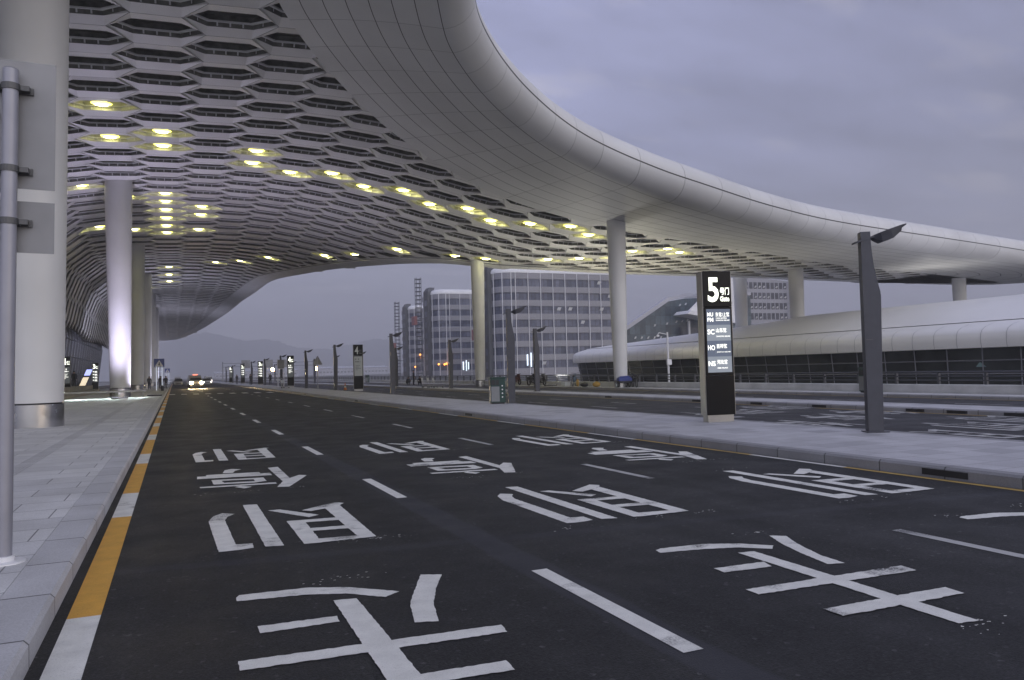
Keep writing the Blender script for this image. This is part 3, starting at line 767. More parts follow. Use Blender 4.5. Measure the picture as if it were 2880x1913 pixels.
def gate_sign(loc, rz, label, number, mode, rows, deep=.28):
    t = thing('gate_sign', label, 'gate sign', loc, rz, gS)
    W2 = .36
    MB().box(-.33, .33, -deep*.40, deep*.40, 0, .18).build('plinth', M['alu'], t)
    b = MB(); b.box(-W2, W2, -deep/2, deep/2, .17, 1.10, 0, .006).box(-W2, W2, -deep/2, deep/2, 1.112, 2.735, 0, .006).box(-W2, W2, -deep/2, deep/2, 2.747, 3.60, 0, .006)
    b.build('cabinet', M['black_gloss'], t)
    sp = MB()
    for s in (-1, 1): sp.box(min(s*(W2-.002), s*(W2+.022)), max(s*(W2-.002), s*(W2+.022)), -deep/2+.03, deep/2-.03, .17, 3.58)
    sp.build('side_panel', M['alu'], t)
    yf = -deep/2-.006
    lit = mode != 'off'
    dm = M['lit_digit'] if lit else M['print_white']
    text_mesh(number, (-.25, 2.86, .03 if number != '1' else -.06, 3.45), dm, 'gate_number', t, yf, .025)
    text_mesh('号门', (.065, 3.03, .30, 3.21), dm if lit else M['print_grey'], 'gate_word', t, yf, .02)
    text_mesh('Gate', (.065, 2.875, .30, 3.0), dm if lit else M['print_grey'], 'gate_word', t, yf, .03)
    sc = MB()
    if rows == 'airlines':
        h = 1.51/4
        for k in range(4): sc.quad((-.31, yf+.002, 2.69-(k+1)*h), (.31, yf+.002, 2.69-(k+1)*h), (.31, yf+.002, 2.69-k*h), (-.31, yf+.002, 2.69-k*h), k % 2)
        sc.build('screen', [M['row_dark'], M['row_light']], t)
        data = [(('MU', 'FM'), '东航/上航', ('CHINA EASTERN', 'SHANGHAI AIRLINES')), (('SC',), '山东航', ('SHANDONG AIRLINES',)), (('HO',), '吉祥航', ('JUNEYAO AIRLINES',)), (('NS',), '河北航', ('HEBEI AIRLINES',))]
        for k, (code, cn, en) in enumerate(data):
            zt = 2.69-k*h
            if len(code) == 2:
                text_mesh(code[0], (-.285, zt-.175, -.135, zt-.08), M['lit_white'], 'airline_code', t, yf-.002, .02)
                text_mesh(code[1], (-.285, zt-.30, -.135, zt-.205), M['lit_white'], 'airline_code', t, yf-.002, .02)
            else: text_mesh(code[0], (-.295, zt-.225, -.115, zt-.105), M['lit_white'], 'airline_code', t, yf-.002, .02)
            text_mesh(cn, (-.075, zt-.185, .285 if k == 0 else .20, zt-.075), M['lit_white'], 'airline_name', t, yf-.002, .018)
            for q, e in enumerate(en):
                zz = zt-.235-q*.05 if len(en) == 2 else zt-.29
                text_mesh(e, (-.07, zz-.0, (.215 if q == 0 and len(en) == 2 else .285 if k != 3 else .20), zz+.033), M['lit_white'], 'airline_name', t, yf-.002, .012)
            MB().box(-.104, -.100, yf-.003, yf-.001, zt-.31, zt-.07).build('divider', M['row_light'] if k % 2 == 0 else M['print_white'], t)
    else:
        mat = M['screen_off'] if mode == 'off' else M['screen_dim']
        sc.quad((-.31, yf+.002, 1.18), (.31, yf+.002, 1.18), (.31, yf+.002, 2.69), (-.31, yf+.002, 2.69)); sc.build('screen', mat, t)
        lm = M['print_grey'] if mode == 'off' else M['lit_white']
        if rows == 'notice':
            for (x0, x1, z0, z1) in ((-.23, -.14, 2.42, 2.53), (-.02, .06, 2.42, 2.53), (-.23, -.14, 2.22, 2.33), (-.12, -.03, 2.22, 2.33), (-.01, .07, 2.22, 2.33), (.10, .21, 2.24, 2.28), (-.23, .15, 2.09, 2.10), (-.22, .12, 1.95, 1.99), (-.22, .05, 1.84, 1.88), (-.22, .20, 1.74, 1.78), (-.22, -.02, 1.63, 1.67)):
                MB().box(x0, x1, yf-.004, yf, z0, z1).build('notice_line', lm, t)
        else:
            for k in range(rows):
                zt = 2.62-k*.36
                MB().box(-.26, -.12, yf-.004, yf, zt-.17, zt-.07).build('airline_code', lm, t); MB().box(-.06, .22, yf-.004, yf, zt-.17, zt-.06).build('airline_name', lm, t); MB().box(-.06, .26, yf-.004, yf, zt-.25, zt-.21).build('airline_name', lm, t)
    return t
gate_sign((11.97, 15.3, .15), R(-11), 'large black gate 5 pylon with lit airline rows, nearest to the camera', '5', 'on', 'airlines', .34)
gate_sign((13.1, 60.4, .15), R(-8), 'black gate 4 pylon with unlit number and a pale blank-looking notice screen', '4', 'off', 'notice')
gate_sign((12.2, 92.0, .15), R(-10), 'black gate 4 pylon with glowing number and dark notice, by the two-post sign', '4', 'on', 'notice')
gate_sign((12.0, 124.0, .15), R(-8), 'black gate 3 pylon with glowing number and four white rows on the island', '3', 'on', 4)
gate_sign((11.9, 156.0, .15), R(-8), 'black gate 2 pylon with glowing number and three white rows on the island', '2', 'on', 3)
gate_sign((11.8, 188.0, .15), R(-8), 'black gate 1 pylon with glowing number, farthest of the island row', '1', 'on', 1)
gate_sign((-9.0, 81.0, .15), R(4), 'black gate 4 pylon with glowing number behind the planter wall at the left', '4', 'on', 'notice')
gate_sign((-9.3, 113.0, .15), R(4), 'black gate 3 pylon with glowing number left of the lavender-lit column', '3', 'on', 4)

# ================================================================== STREET LAMPS
gL1 = 'dark blade-shaped street lamps on the islands'
def lamp_master():
    t = thing('street_lamp', 'x', 'street lamp', (0, 0, 0), 0, gL1)
    MB().box(-.06, .36, -.17, .17, 0, .018, 0, .004).build('base_plate', M['lamp_grey'], t)
    pr = [(0, .015), (.275, .015), (.300, 1.4), (.330, 2.60), (.318, 2.70), (.272, 2.90), (.232, 3.14), (.206, 3.36), (.19, 3.58), (.182, 3.84), (.006, 3.84), (.004, 2.6)]
    MB().prism_xz(pr, -.095, .095).build('post', M['lamp_grey'], t)
    MB().box(.02, .15, -.0965, -.0945, 1.76, 1.772).build('door_joint', M['bracket'], t)
    arm = MB()
    th = .31
    def L(u, v): return (.09 + u*math.cos(th) - v*math.sin(th), 3.70 + u*math.sin(th) + v*math.cos(th))
    arm.prism_xz([L(-.21, -.02), L(-.20, .012), L(.20, .012), L(.20, -.02)], -.11, .11)
    arm.build('arm', M['lamp_grey'], t)
    hd = MB()
    # wing-shaped luminaire, wider in the middle
    prof_ = [(.12, .012, -.022, .07), (.17, .016, -.075, .12), (.27, .022, -.16, .18), (.47, .026, -.16, .19), (.66, .026, -.08, .16), (.69, .026, -.03, .16), (.80, .022, .0, .11)]
    rings = []
    for u, v1, v0, hw in prof_:
        a, b = L(u, v1), L(u, v0)
        rings.append([(a[0], -hw, a[1]), (a[0], hw, a[1]), (b[0], hw*.8, b[1]), (b[0], -hw*.8, b[1])])
    hd.loft(rings, 0, True, True); hd.build('luminaire', M['lamp_grey'], t)
    return t
lampA = [(12.17, 11.1, 'tall dark street lamp nearest the camera, in front of the low white building'),
         (12.45, 29.3, 'dark street lamp with the litter bin against its foot'),
         (12.55, 48.5, 'dark street lamp on the island just right of the unlit gate 4 pylon'),
         (12.35, 66.5, 'dark street lamp just left of the unlit gate 4 pylon, arm reaching its top'),
         (12.2, 81.5, 'dark street lamp beside the grey triangular warning sign'),
         (12.1, 101, 'dark street lamp behind the two-post sign, arm touching the lit gate 4 pylon'),
         (12.0, 119, 'dark street lamp right of the glowing gate 3 pylon on the island'),
         (11.9, 139, 'dark street lamp left of the glowing gate 3 pylon on the island'),
         (11.8, 160, 'dark street lamp left of the glowing gate 2 pylon'),
         (11.7, 183, 'dark street lamp between the gate 1 and gate 2 pylons'),
         (11.6, 205, 'farthest dark street lamp of the island row, left of gate 1')]
lampB = [(20.2, 43.3, 'dark street lamp on the middle island in front of the big hotel block'),
         (19.9, 58.6, 'thin-looking dark street lamp on the middle island, left of the slim column'),
         (20.1, 75.8, 'dark street lamp on the middle island in front of the scaffolded hotel block'),
         (20.1, 92, 'dark street lamp on the middle island, arm showing right of the unlit gate 4 pylon'),
         (20.1, 108, 'dark street lamp on the middle island, hidden behind the next lamp but for its arm'),
         (20.1, 125, 'dark street lamp on the middle island beside the right orange light'),
         (20.1, 150, 'dark street lamp on the middle island right of the glowing gate 4 pylon'),
         (20.1, 178, 'far dark street lamp on the middle island beside the left orange light')]
lm = lamp_master(); first = True
for x, y, nm in lampA + lampB:
    zz = .153 if x < 15 else .133
    rz = R(-30) if y < 12 else R(-12) if y < 30 else random.uniform(-.03, .03)
    if first: lm.location = (x, y, zz); lm.rotation_euler = (0, 0, rz); lm['label'] = nm; first = False
    else: dup(lm, (x, y, zz), rz, nm)

# ================================================================== LITTER BINS
M['bin_green'] = pbr('bin_green', (.012, .045, .038), .4, .1)
M['bin_grey'] = pbr('bin_grey', (.20, .21, .22), .4, .4, .06, 5)
def bin_master():
    t = thing('litter_bin', 'x', 'bin', (0, 0, 0), 0, 'two-tone litter bins')
    MB().box(-.30, .30, -.22, .22, .06, 1.02, 0, .01).build('body', M['bin_green'], t)
    MB().box(-.32, .32, -.24, .24, 1.02, 1.075, 0, .01).build('lid', M['bin_green'], t)
    f = MB()
    for (a, b, c, d) in ((-.285, .05, .10, .70),): f.box(a, b, -.229, -.218, c, d)
    f.box(-.311, -.298, -.20, .20, .10, .70)
    f.build('front_panel', M['bin_grey'], t)
    o = MB()
    o.box(-.27, -.12, -.228, -.216, .76, .96).box(-.10, .04, -.228, -.216, .76, .96).box(-.309, -.297, -.18, .18, .76, .96)
    o.build('opening', M['black'], t)
    s = MB()
    for k in range(4): s.poly([(.17, -.223, .24+k*.15), (.205, -.223, .275+k*.15), (.17, -.223, .31+k*.15), (.135, -.223, .275+k*.15)])
    s.build('mark', M['white'], t)
    MB().box(-.26, .26, -.19, .19, 0, .06).build('foot', M['black'], t)
    return t
bn = bin_master(); bn.location = (12.0, 29.35, .153); bn.rotation_euler = (0, 0, R(-12)); bn['label'] = 'green and grey litter bin against the second street lamp of the island'
dup(bn, (27.15, 24.6, .123), R(-12), 'green and grey litter bin by the low parapet, half behind the nearest street lamp')
dup(bn, (26.95, 103.0, .123), R(-12), 'dark little bin by the far parapet, left of the lamp with the squatting people')
dup(bn, (26.95, 118.0, .123), R(-12), 'dark little bin by the far parapet, left of the unlit gate 4 pylon')

# ================================================================== ROAD SIGNS
t = thing('road_sign', 'grey back of a tall two-panel road sign on a round pole at the left edge', 'road sign', (-1.235, 7.22, .15)); t.rotation_euler = (0, R(.9), 0)
MB().tube([(0, 0, 0), (0, 0, 3.90)], .057, 18).ball((0, 0, 3.90), .057, 18, 6, sc=(1, 1, .35)).build('pole', M['pole_grey'], t, smooth=True, angle=50)
MB().lathe([(.15, 0), (.15, .012), (.075, .016), (.075, .05), (.06, .055)], n=20).build('base_flange', M['white'], t, smooth=True, angle=30)
pr = lambda z0, z1: MB().box(-.80, .305, .085, .092, z0, z1)
pr(2.965, 4.01).build('upper_panel', M['sign_back'], t); pr(2.445, 2.862).build('lower_panel', M['sign_back'], t)
for z in (3.76, 3.10, 2.68):
    cl = MB()
    cl.tube([(0, 0, z-.025), (0, 0, z+.025)], .066, 18); cl.box(-.42, .15, .062, .084, z-.028, z+.028)
    cl.box(-.13, -.07, -.01, .07, z-.02, z+.02); cl.box(.07, .13, -.01, .07, z-.02, z+.02)
    cl.build('clamp', M['bracket'], t)
for z in (3.55, 2.60): MB().box(-.80, -.09, .05, .0845, z-.03, z+.012).build('stiffener', M['alu'], t)

M['sign_blue'] = pbr('sign_blue', (.03, .06, .28), .35)
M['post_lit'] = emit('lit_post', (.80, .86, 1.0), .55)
def ped_sign(loc, label, k=1.0):
    t = thing('crossing_sign', label, 'road sign', loc, 0, 'blue pedestrian crossing signs')
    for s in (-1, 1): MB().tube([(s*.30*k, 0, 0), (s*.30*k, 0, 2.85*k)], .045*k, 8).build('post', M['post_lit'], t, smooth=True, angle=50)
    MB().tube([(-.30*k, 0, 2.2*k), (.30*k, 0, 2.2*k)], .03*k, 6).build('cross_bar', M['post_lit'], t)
    MB().box(-.56*k, .56*k, -.03, .03, 2.72*k, 3.72*k, 0, .02).build('panel', M['sign_blue'], t)
    MB().poly([(-.46*k, -.034, 2.80*k), (.46*k, -.034, 2.80*k), (0, -.034, 3.58*k)]).build('triangle', M['white'], t)
    p = MB(); p.ball((.02*k, -.036, 3.26*k), .06*k, 8, 4, sc=(1, .1, 1))
    for q in ([(-.03, 2.9), (.0, 2.9), (.03, 3.05), (.07, 2.9), (.11, 2.9), (.06, 3.18), (-.02, 3.2), (-.10, 3.05)], ): p.poly([(a*k, -.037, b*k) for a, b in q])
    p.build('walking_figure', M['black'], t)
ped_sign((-1.62, 100.5, .15), 'larger blue pedestrian crossing sign on two pale posts at the kerb')
ped_sign((-1.5, 203, .15), 'smaller-looking far blue pedestrian crossing sign above the group of people', 1.0)
t = thing('warning_sign', 'grey triangular warning sign on a thin pole on the island', 'road sign', (12.85, 77.6, .15))
MB().tube([(0, 0, 0), (0, 0, 3.1)], .04, 8).build('pole', M['pole_grey'], t, smooth=True, angle=50)
MB().prism_xz([(-.46, 2.35), (.46, 2.35), (.40, 2.30), (-.40, 2.30)], -.02, .02).prism_xz([(-.46, 2.36), (.46, 2.36), (.03, 3.18), (-.03, 3.18)], -.02, .02).build('panel', M['sign_back'], t)
t = thing('direction_sign', 'grey blank sign board on two white posts beside the glowing gate 4 pylon', 'road sign', (11.5, 95.2, .15))
for s in (-1, 1): MB().tube([(s*.34, 0, 0), (s*.34, 0, 3.3)], .05, 8).build('post', M['white'], t, smooth=True, angle=50)
MB().box(-.36, .40, -.08, -.045, 2.2, 3.2, 0, .01).build('panel', M['sign_back'], t)
MB().tube([(-.34, 0, 2.15), (.34, 0, 2.15)], .035, 6).build('cross_bar', M['white'], t)
# overhead gantry far down the roads
t = thing('sign_gantry', 'pale overhead sign gantry with three boards far over the roads', 'gantry', (14, 262, 0))
MB().tube([(0, 0, -.28), (0, 0, 6.2)], .16, 8).build('post', M['pole_grey'], t)
MB().tube([(28, 0, -.28), (28, 0, 6.2)], .16, 8).build('post', M['pole_grey'], t)
MB().tube([(0, 0, 4.6), (28, 0, 4.6)], .10, 6).tube([(0, 0, 5.7), (28, 0, 5.7)], .10, 6).build('beam', M['pole_grey'], t)
for x0, x1 in ((5.6, 8.2), (12.5, 15.2), (18.3, 21.0)): MB().box(x0, x1, -.22, -.12, 4.1, 6.6).build('board', M['sign_back'], t)
# tilted lit kiosk, luminous post
M['lit_warm'] = emit('lit_warm_panel', (.95, .80, .58), 1.0)
M['lit_blue'] = emit('lit_blue_panel', (.45, .50, 1.0), 1.4)
t = thing('light_box', 'slanted lit advertising board with blue head on a splayed stand behind the planter', 'light box', (-9.35, 97, .15))
def SL(x, z): return (x + (z-.6)*.42, z)
MB().prism_xz([SL(-.28, .65), SL(.28, .65), SL(.28, 1.75), SL(-.28, 1.75)], -.07, .07).build('lit_panel', M['lit_warm'], t)
MB().prism_xz([SL(-.28, 1.95), SL(.28, 1.95), SL(.28, 2.6), SL(-.28, 2.6)], -.07, .07).build('lit_header', M['lit_blue'], t)
MB().prism_xz([SL(-.31, .6), SL(.31, .6), SL(.31, 2.65), SL(-.31, 2.65)], .071, .12).build('frame', M['lamp_grey'], t)
for s in (-1, 1): MB().tube([(0, 0, .65), (s*.45, s*.1, 0)], .035, 6).build('leg', M['alu'], t)
M['lit_cold'] = emit('lit_cold', (.92, .95, 1.0), 2.2)
t = thing('light_post', 'slender glowing white post between the two front kerb columns', 'light post', (-5.3, 108, .15))
MB().tube([(0, 0, .9), (0, 0, 3.5)], .13, 10).build('tube', M['lit_cold'], t, smooth=True, angle=50)
MB().box(-.14, .14, -.14, .14, 3.5, 3.7).build('cap', M['black'], t); MB().box(-.12, .12, -.12, .12, 0, .9).build('base', M['pole_grey'], t)
# camera mast
t = thing('camera_mast', 'thin white mast with a short arm and camera in front of the low building', 'camera mast', (28.3, 40.9, .42))
MB().tube([(0, 0, 0), (0, 0, 3.15)], [.075, .05], 10).build('pole', M['white'], t, smooth=True, angle=50)
MB().tube([(.03, 0, 3.0), (-.62, 0, 3.12), (-.72, 0, 3.0)], .025, 8).build('arm', M['white'], t, smooth=True, angle=50)
MB().box(-.80, -.62, -.06, .06, 2.86, 2.99, 0, .02).build('camera_head', M['white'], t)
MB().box(-.17, .17, -.16, -.05, 1.1, 1.45, 0, .02).build('control_box', M['white'], t)
t = thing('bollard', 'short grey post at the kerb in front of the crossing sign', 'bollard', (-1.25, 97, .15))
MB().tube([(0, 0, 0), (0, 0, .55)], .16, 10).build('post', M['lamp_grey'], t); MB().lathe([(.17, .55), (.15, .60), (.02, .62)], n=10).build('cap', M['alu'], t)
# far sodium street lights
M['sodium'] = emit('sodium', (1.0, .60, .26), 110.0)
def sodium(loc, label, hgt):
    t = thing('street_light', label, 'street light', loc, 0, 'distant orange street lights')
    MB().tube([(0, 0, 0), (0, 0, hgt)], .10, 8).build('pole', M['pole_grey'], t)
    MB().tube([(0, 0, hgt), (-.5, -.3, hgt+.2)], .06, 6).build('arm', M['pole_grey'], t)
    MB().ball((-.6, -.4, hgt+.1), .62, 12, 8).build('glowing_lamp', M['sodium'], t, smooth=True)
sodium((35.3, 312, -.28), 'orange glowing light left of the lit gate 4 pylon', 4.0); sodium((50.4, 305, -.28), 'orange glowing light behind the triangular warning sign', 3.9)

# ================================================================== PARAPET AND RAILING
t = thing('parapet', 'low pale concrete parapet with grey railing along the outer road', 'parapet', (27.95, 0, 0))
MB().prism_xz([(0, -.28), (.34, -.28), (.30, .40), (.26, .46), (.05, .46), (.02, .43), (0, .1)], YN, 330).build('wall', M['concrete'], t)
rl = MB()
for z in (.62, .78, .95): rl.tube([(.17, YN, z), (.17, 330, z)], .030 if z < .9 else .045, 6)
po = rl
for k in range(170):
    y = YN + 2.0*k
    po.prism_yz([(y-.05, .46), (y+.05, .46), (y+.035, .93), (y-.035, .93)], .11, .23)
po.build('railing', M['rail'], t)

# ================================================================== LOW TERMINAL BUILDING
t = thing('low_building', 'low white building with curved shell roof and dark glass wall beyond the parapet', 'building', (45, 0, -.28))
MB_roof = pbr('shell_roof', (.74, .73, .70), .42, .1, .06, .15)
def bands():
    ys = [4 + 2.0*i for i in range(37)] + [78, 80, 82, 83, 84.5, 86, 87.5, 89, 90.5, 91.8, 92.8, 93.5, 93.9]
    return sorted(set(ys))
def nose(y):    # sideways retreat of the front line at the rounded end
    if y < 83: return 0.0
    q = min(1, (y-83)/11.0); return 14*(1-math.sqrt(max(0, 1-q*q)))
fas = MB(); rf = MB(); gl = MB()
fr, rr, gr = [], [], []
for y in bands():
    n = nose(y); f = 1.0 if y < 58 else max(.22, 1-(y-58)/34*.80)
    e = lambda q: q if y < 84.9 else q*.8
    fr.append([(n+.45, y, 2.30), (n+.02, y, 2.33), (n-.04, y, 2.75), (n+.0, y, 3.18), (n+.16, y, 3.42), (n+.5, y, 3.62), (n+1.2, y, 3.82), (n+1.9, y, 3.98)])
    rr.append([(n+1.9, y, 4.02), (n+2.0, y, 4.06), (n+4.5, y, 4.1+.75*f), (n+8, y, 4.15+1.5*f), (n+12, y, 4.2+2.05*f), (n+16, y, 4.2+2.25*f), (n+22, y, 4.2+2.0*f), (n+32, y, 3.8+.3*f), (n+36, y, .2)])
    gr.append([(n+1.3, y, 0), (n+.55, y, 2.32)])
fas.loft(fr, closed=False); rf.loft(rr, closed=False); gl.loft(gr, closed=False)
fas.poly(list(reversed(fr[-1]))); rf.poly(list(reversed(rr[-1]))); rf.poly(rr[0]); fas.poly(fr[0])
rf.build('roof', MB_roof, t, smooth=True, angle=50); gl.build('glass_wall', pbr('terminal_glass', (.045, .05, .05), .18, 0, .5, .5), t, smooth=True, angle=50)
sm_ = fas
for y in [5 + 1.6*i for i in range(55)]:
    n = nose(y); pts = [(n+.0, 2.33), (n-.06, 2.75), (n-.02, 3.19), (n+.14, 3.44), (n+.48, 3.64), (n+1.2, 3.84)]
    for a, b in zip(pts, pts[1:]): sm_.quad((a[0], y, a[1]), (a[0], y+.025, a[1]), (b[0], y+.025, b[1]), (b[0], y, b[1]), 1)
fas.build('fascia', [MB_roof, M['sign_back']], t, smooth=True, angle=50)
mu = MB()
for y in [4 + 2.4*i for i in range(37)]:
    n = nose(y); mu.tube([(n+1.24, y+.25, 0), (n+.5, y-.25, 2.32)], .045, 4)
for z in (.72, 1.55):
    k = z/2.32; pts = [(nose(y)+1.3-.75*k-.05, y, z) for y in bands()]
    mu.tube(pts, .04, 4)
mu.build('mullions', M['pole_grey'], t)
il = emit('interior_lamp', (1.0, .82, .45), 3.0); ic = emit('interior_screen', (.30, .45, .48), .08)
for y, z, r in ((22.5, 1.55, .05), (24.1, 1.95, .05), (25.2, 1.97, .04), (27.2, 1.35, .05), (29.0, 1.30, .05)):
    MB().ball((1.3-.75*z/2.32-.06, y, z), r, 8, 5).build('interior_light', il, t)
for y0, y1, z0, z1 in ((32.6, 33.3, 1.15, 1.42),):
    MB().quad((1.3-.75*z0/2.32-.02, y0, z0), (1.3-.75*z0/2.32-.02, y1, z0), (1.3-.75*z1/2.32-.02, y1-.3, z1), (1.3-.75*z1/2.32-.02, y0+.3, z1)).build('interior_screen', ic, t)

# ================================================================== HOTEL BLOCKS
def glass_panes(name, c1, c2, pw, ph):
    m = tiles(name, c1, c2, (.03, .032, .04), pw, ph, 0, 0, .25, .045, 0, .2)
    mpn = [n for n in m.node_tree.nodes if n.type == 'MAPPING'][0]; mpn.inputs['Rotation'].default_value = (R(90), 0, 0)
    p = m.node_tree.nodes['Principled BSDF']
    for l in list(p.inputs['Roughness'].links): m.node_tree.links.remove(l)
    p.inputs['Roughness'].default_value = .35; p.inputs['Specular IOR Level'].default_value = .3
    for l in list(p.inputs['Normal'].links): m.node_tree.links.remove(l)
    return m
M['panes'] = glass_panes('window_panes', (.14, .15, .205), (.055, .065, .105), 1.1, 4.0)
M['panes_dark'] = glass_panes('window_panes_dark', (.07, .075, .095), (.03, .034, .05), 1.2, 4.0)
M['core'] = pbr('stair_core_render', (.085, .09, .10), .7, 0, .15, .3)
M['band'] = pbr('spandrel_louvre', (.30, .30, .335), .5, .1, .06, .3)
M['orange_lamp'] = emit('orange_lamp', (1.0, .33, .05), 5.0)
M['lobby'] = emit('lobby_light', (.75, .88, 1.0), 1.6)
def rplan(w, d, r, o=0.0, n=7):
    pts = []
    for k in range(n+1):
        a = math.pi + (math.pi/2)*k/n; pts.append((r+(r+o)*math.cos(a), r+(r+o)*math.sin(a)))
    pts += [(w-r*.4, -o), (w+o, r*.4), (w+o, d+o), (-o, d+o)]
    return pts
def hotel(loc, label, w, d, floors, open_rows, lit, oranges, core=True):
    t = thing('hotel', label, 'hotel', loc, 0, 'hotel blocks beyond the outer road')
    MB().prism(rplan(w, d, 4.5, -.16), 0, floors*3.3+1.6).build('glazing', M['panes'], t)
    for k in range(floors+1):
        z0 = 3.9-3.3+3.3*k-.2 if k else 0
        b = MB(); z1 = 1.88+3.3*k
        b.prism(rplan(w, d, 4.5, 0), z0+.02, z1)
        for q in range(4):
            zz = z0+.15+(z1-z0-.3)*q/3; b.prism(rplan(w, d, 4.5, .09), zz, zz+.07)
        b.build('spandrel', M['band'], t)
    zt = 1.88+3.3*floors
    fin = MB(); x = 4.5
    while x < w-.5:
        fin.box(x-.06, x+.06, -.19, .05, 0, zt); x += 3.35
    for a in (.2, .55, .85):
        an = math.pi+a*math.pi/2; px, py = 4.5+4.62*math.cos(an), 4.5+4.62*math.sin(an); fin.tube([(px, py, 0), (px, py, zt)], .11, 4)
    for y in (10.5, d-2): fin.box(-.2, .05, y-.09, y+.09, 0, zt)
    fin.build('mullion_fins', M['white'], t)
    cap = [[(x, y, zt+zz) for x, y in rplan(w, d, 4.5, oo)] for zz, oo in ((0.01, .12), (.5, .1), (.95, -.15), (1.3, -.6), (1.5, -1.4))]
    MB().loft(cap, 0, True, True).build('roof_edge', M['white'], t, smooth=True, angle=60)
    for (fx, fk) in open_rows:
        z = 1.95+3.3*fk+.75; MB().add([(fx, -.05, z), (fx+.95, -.05, z-.05), (fx+1.1, -.42, z+.7), (fx+.15, -.42, z+.75)], [(0, 1, 2, 3)]).build('open_window', M['white'], t, fix=False)
    if core:
        c = MB().prism([(-.9, 4.2), (1.0, 4.2), (1.0, 8.6), (-.9, 8.6)], 0, zt+1.2)
        c.loft([[(-.9, 4.2, zt+1.2), (1.0, 4.2, zt+1.2), (1.0, 8.6, zt+1.2), (-.9, 8.6, zt+1.2)], [(-.2, 4.8, zt+2.3), (1.5, 4.8, zt+2.3), (1.5, 8.2, zt+2.3), (-.2, 8.2, zt+2.3)]], 0, False, True)
        co = c.build('stair_core', M['core'], t)
        for k in range(floors): MB().box(-.96, -.905, 5.3, 7.4, 1.9+3.3*k, 3.6+3.3*k).box(-1.0, -.962, 6.25, 6.4, 1.9+3.3*k, 3.6+3.3*k).build('window', M['panes'], co)
    for (x0, x1, z0, z1) in lit: MB().box(x0, x1, -.13, -.10, z0, z1).build('lit_window', M['lobby'], t)
    for (x, z) in oranges: MB().ball((x, -.45, z), .28, 8, 5).build('site_lamp', M['orange_lamp'], t)
    return t
hotel((71.0, 171.5, -.28), 'big pale hotel block with banded windows, right behind the slim right column', 33, 13, 7,
      [(27, 6), (31, 6), (30, 5), (15.5, 4), (18.6, 4), (27.5, 4), (22, 3), (31, 3), (11, 0)],
      [(7.0, 7.35, 2.5, 5.2), (8.0, 8.3, 2.2, 5.6), (8.9, 9.25, 2.6, 5.3), (9.8, 10.0, 2.8, 4.8)], [])
hotel((71.8, 223.0, -.28), 'middle hotel block with white rounded roof and orange site lamps', 33, 13, 7, [(14.4, 6), (14.6, 5), (14.7, 4), (14.9, 3), (15, 2)],
      [(8.3, 8.7, 1.9, 4.4), (9.3, 9.6, 1.6, 4.8), (10.0, 10.3, 2.0, 4.2)], [(4.2, 6.6), (4.2, 4.2), (2.4, 3.7), (.6, 3.8), (3.0, 3.9)])
hotel((80.5, 279.0, -.28), 'farthest narrow-looking hotel block with scaffolding at its left', 33, 13, 7, [], [], [(3.0, 8.0), (3.2, 7.0), (1.0, 3.5), (6, 3.6)])
# construction hoists
M['hoist'] = pbr('hoist_steel', (.10, .10, .115), .6, .4)
M['hoist_red'] = pbr('hoist_red', (.25, .10, .10), .6, .2)
def hoist(loc, label, h, cage):
    t = thing('construction_hoist', label, 'hoist', loc, 0, 'construction hoist masts')
    m = MB(); k = .75
    for sx in (-k, k):
        for sy in (-k, k): m.tube([(sx, sy, 0), (sx, sy, h)], .10, 4)
    z = 0
    while z < h:
        for a, b in (((-k, -k), (k, -k)), ((k, -k), (k, k)), ((-k, k), (k, k)), ((-k, -k), (-k, k))):
            m.tube([(a[0], a[1], z), (b[0], b[1], z)], .12, 4)
        z += 1.25
    m.build('mast', M['hoist'], t)
    MB().box(-1.9, -.85, -1.4, 1.4, cage, cage+2.6, 0, .05).build('cage', M['hoist_red'], t)
    for z in range(6, int(min(h, 24)), 6): MB().tube([(0, 0, z), (3.0, 1.5, z)], .09, 4).build('wall_tie', M['hoist'], t)
hoist((68.6, 177.5, -.28), 'lattice hoist mast against the left side of the big hotel block', 31, 9)
hoist((68.9, 230.5, -.28), 'tall lattice hoist mast against the middle hotel block', 30.5, 16)
hoist((76.5, 284, -.28), 'left lattice hoist mast against the farthest hotel block', 28, 10)

# ================================================================== GLASS OFFICE AND CANTED BLOCKS
t = thing('glass_building', 'wedge-shaped dark glass building with sloping pale roof edge behind the gate 5 pylon', 'building', (114, 185, -.28))
pr = [(0, 0), (44, 0), (44, 21.5), (20.5, 20.6), (15, 19.7), (0, 11.2)]
MB().prism_xz(pr, 0, 1.0).build('glass_body', glass_panes('office_glass', (.10, .135, .155), (.035, .05, .065), 1.7, 2.6), t)
e = MB(); ed = [(-.5, 11.0), (15, 19.9), (20.5, 20.9), (44, 21.8), (44, 22.7), (20.3, 21.9), (14.6, 20.9), (-.5, 12.2)]
e.prism_xz(ed, -.3, 1.2); e.build('roof_edge', M['facade'], t)
wm = MB()
for x, z in [(3 + 2.1*i, 9.2+.0*i) for i in range(9)] + [(9.5, 12.6), (13.6, 13.1), (16.8, 13.6), (18.8, 13.8), (20.6, 14), (18.2, 18.4), (20.2, 18.7)]:
    MB().add([(x, -.03, z), (x+.55, -.03, z), (x+.7, -.3, z+.6), (x+.15, -.3, z+.6)], [(0, 1, 2, 3)]).build('open_vent', M['white'], t, fix=False)
t = thing('lattice_roof', 'white perforated roof wing jutting out in front of the glass building', 'building', (129.5, 178, -.28))
MB().prism_xz([(0, 15.6), (1.2, 16.6), (17, 14.0), (17, 12.8)], -1.0, 6).build('roof_edge', M['white'], t)
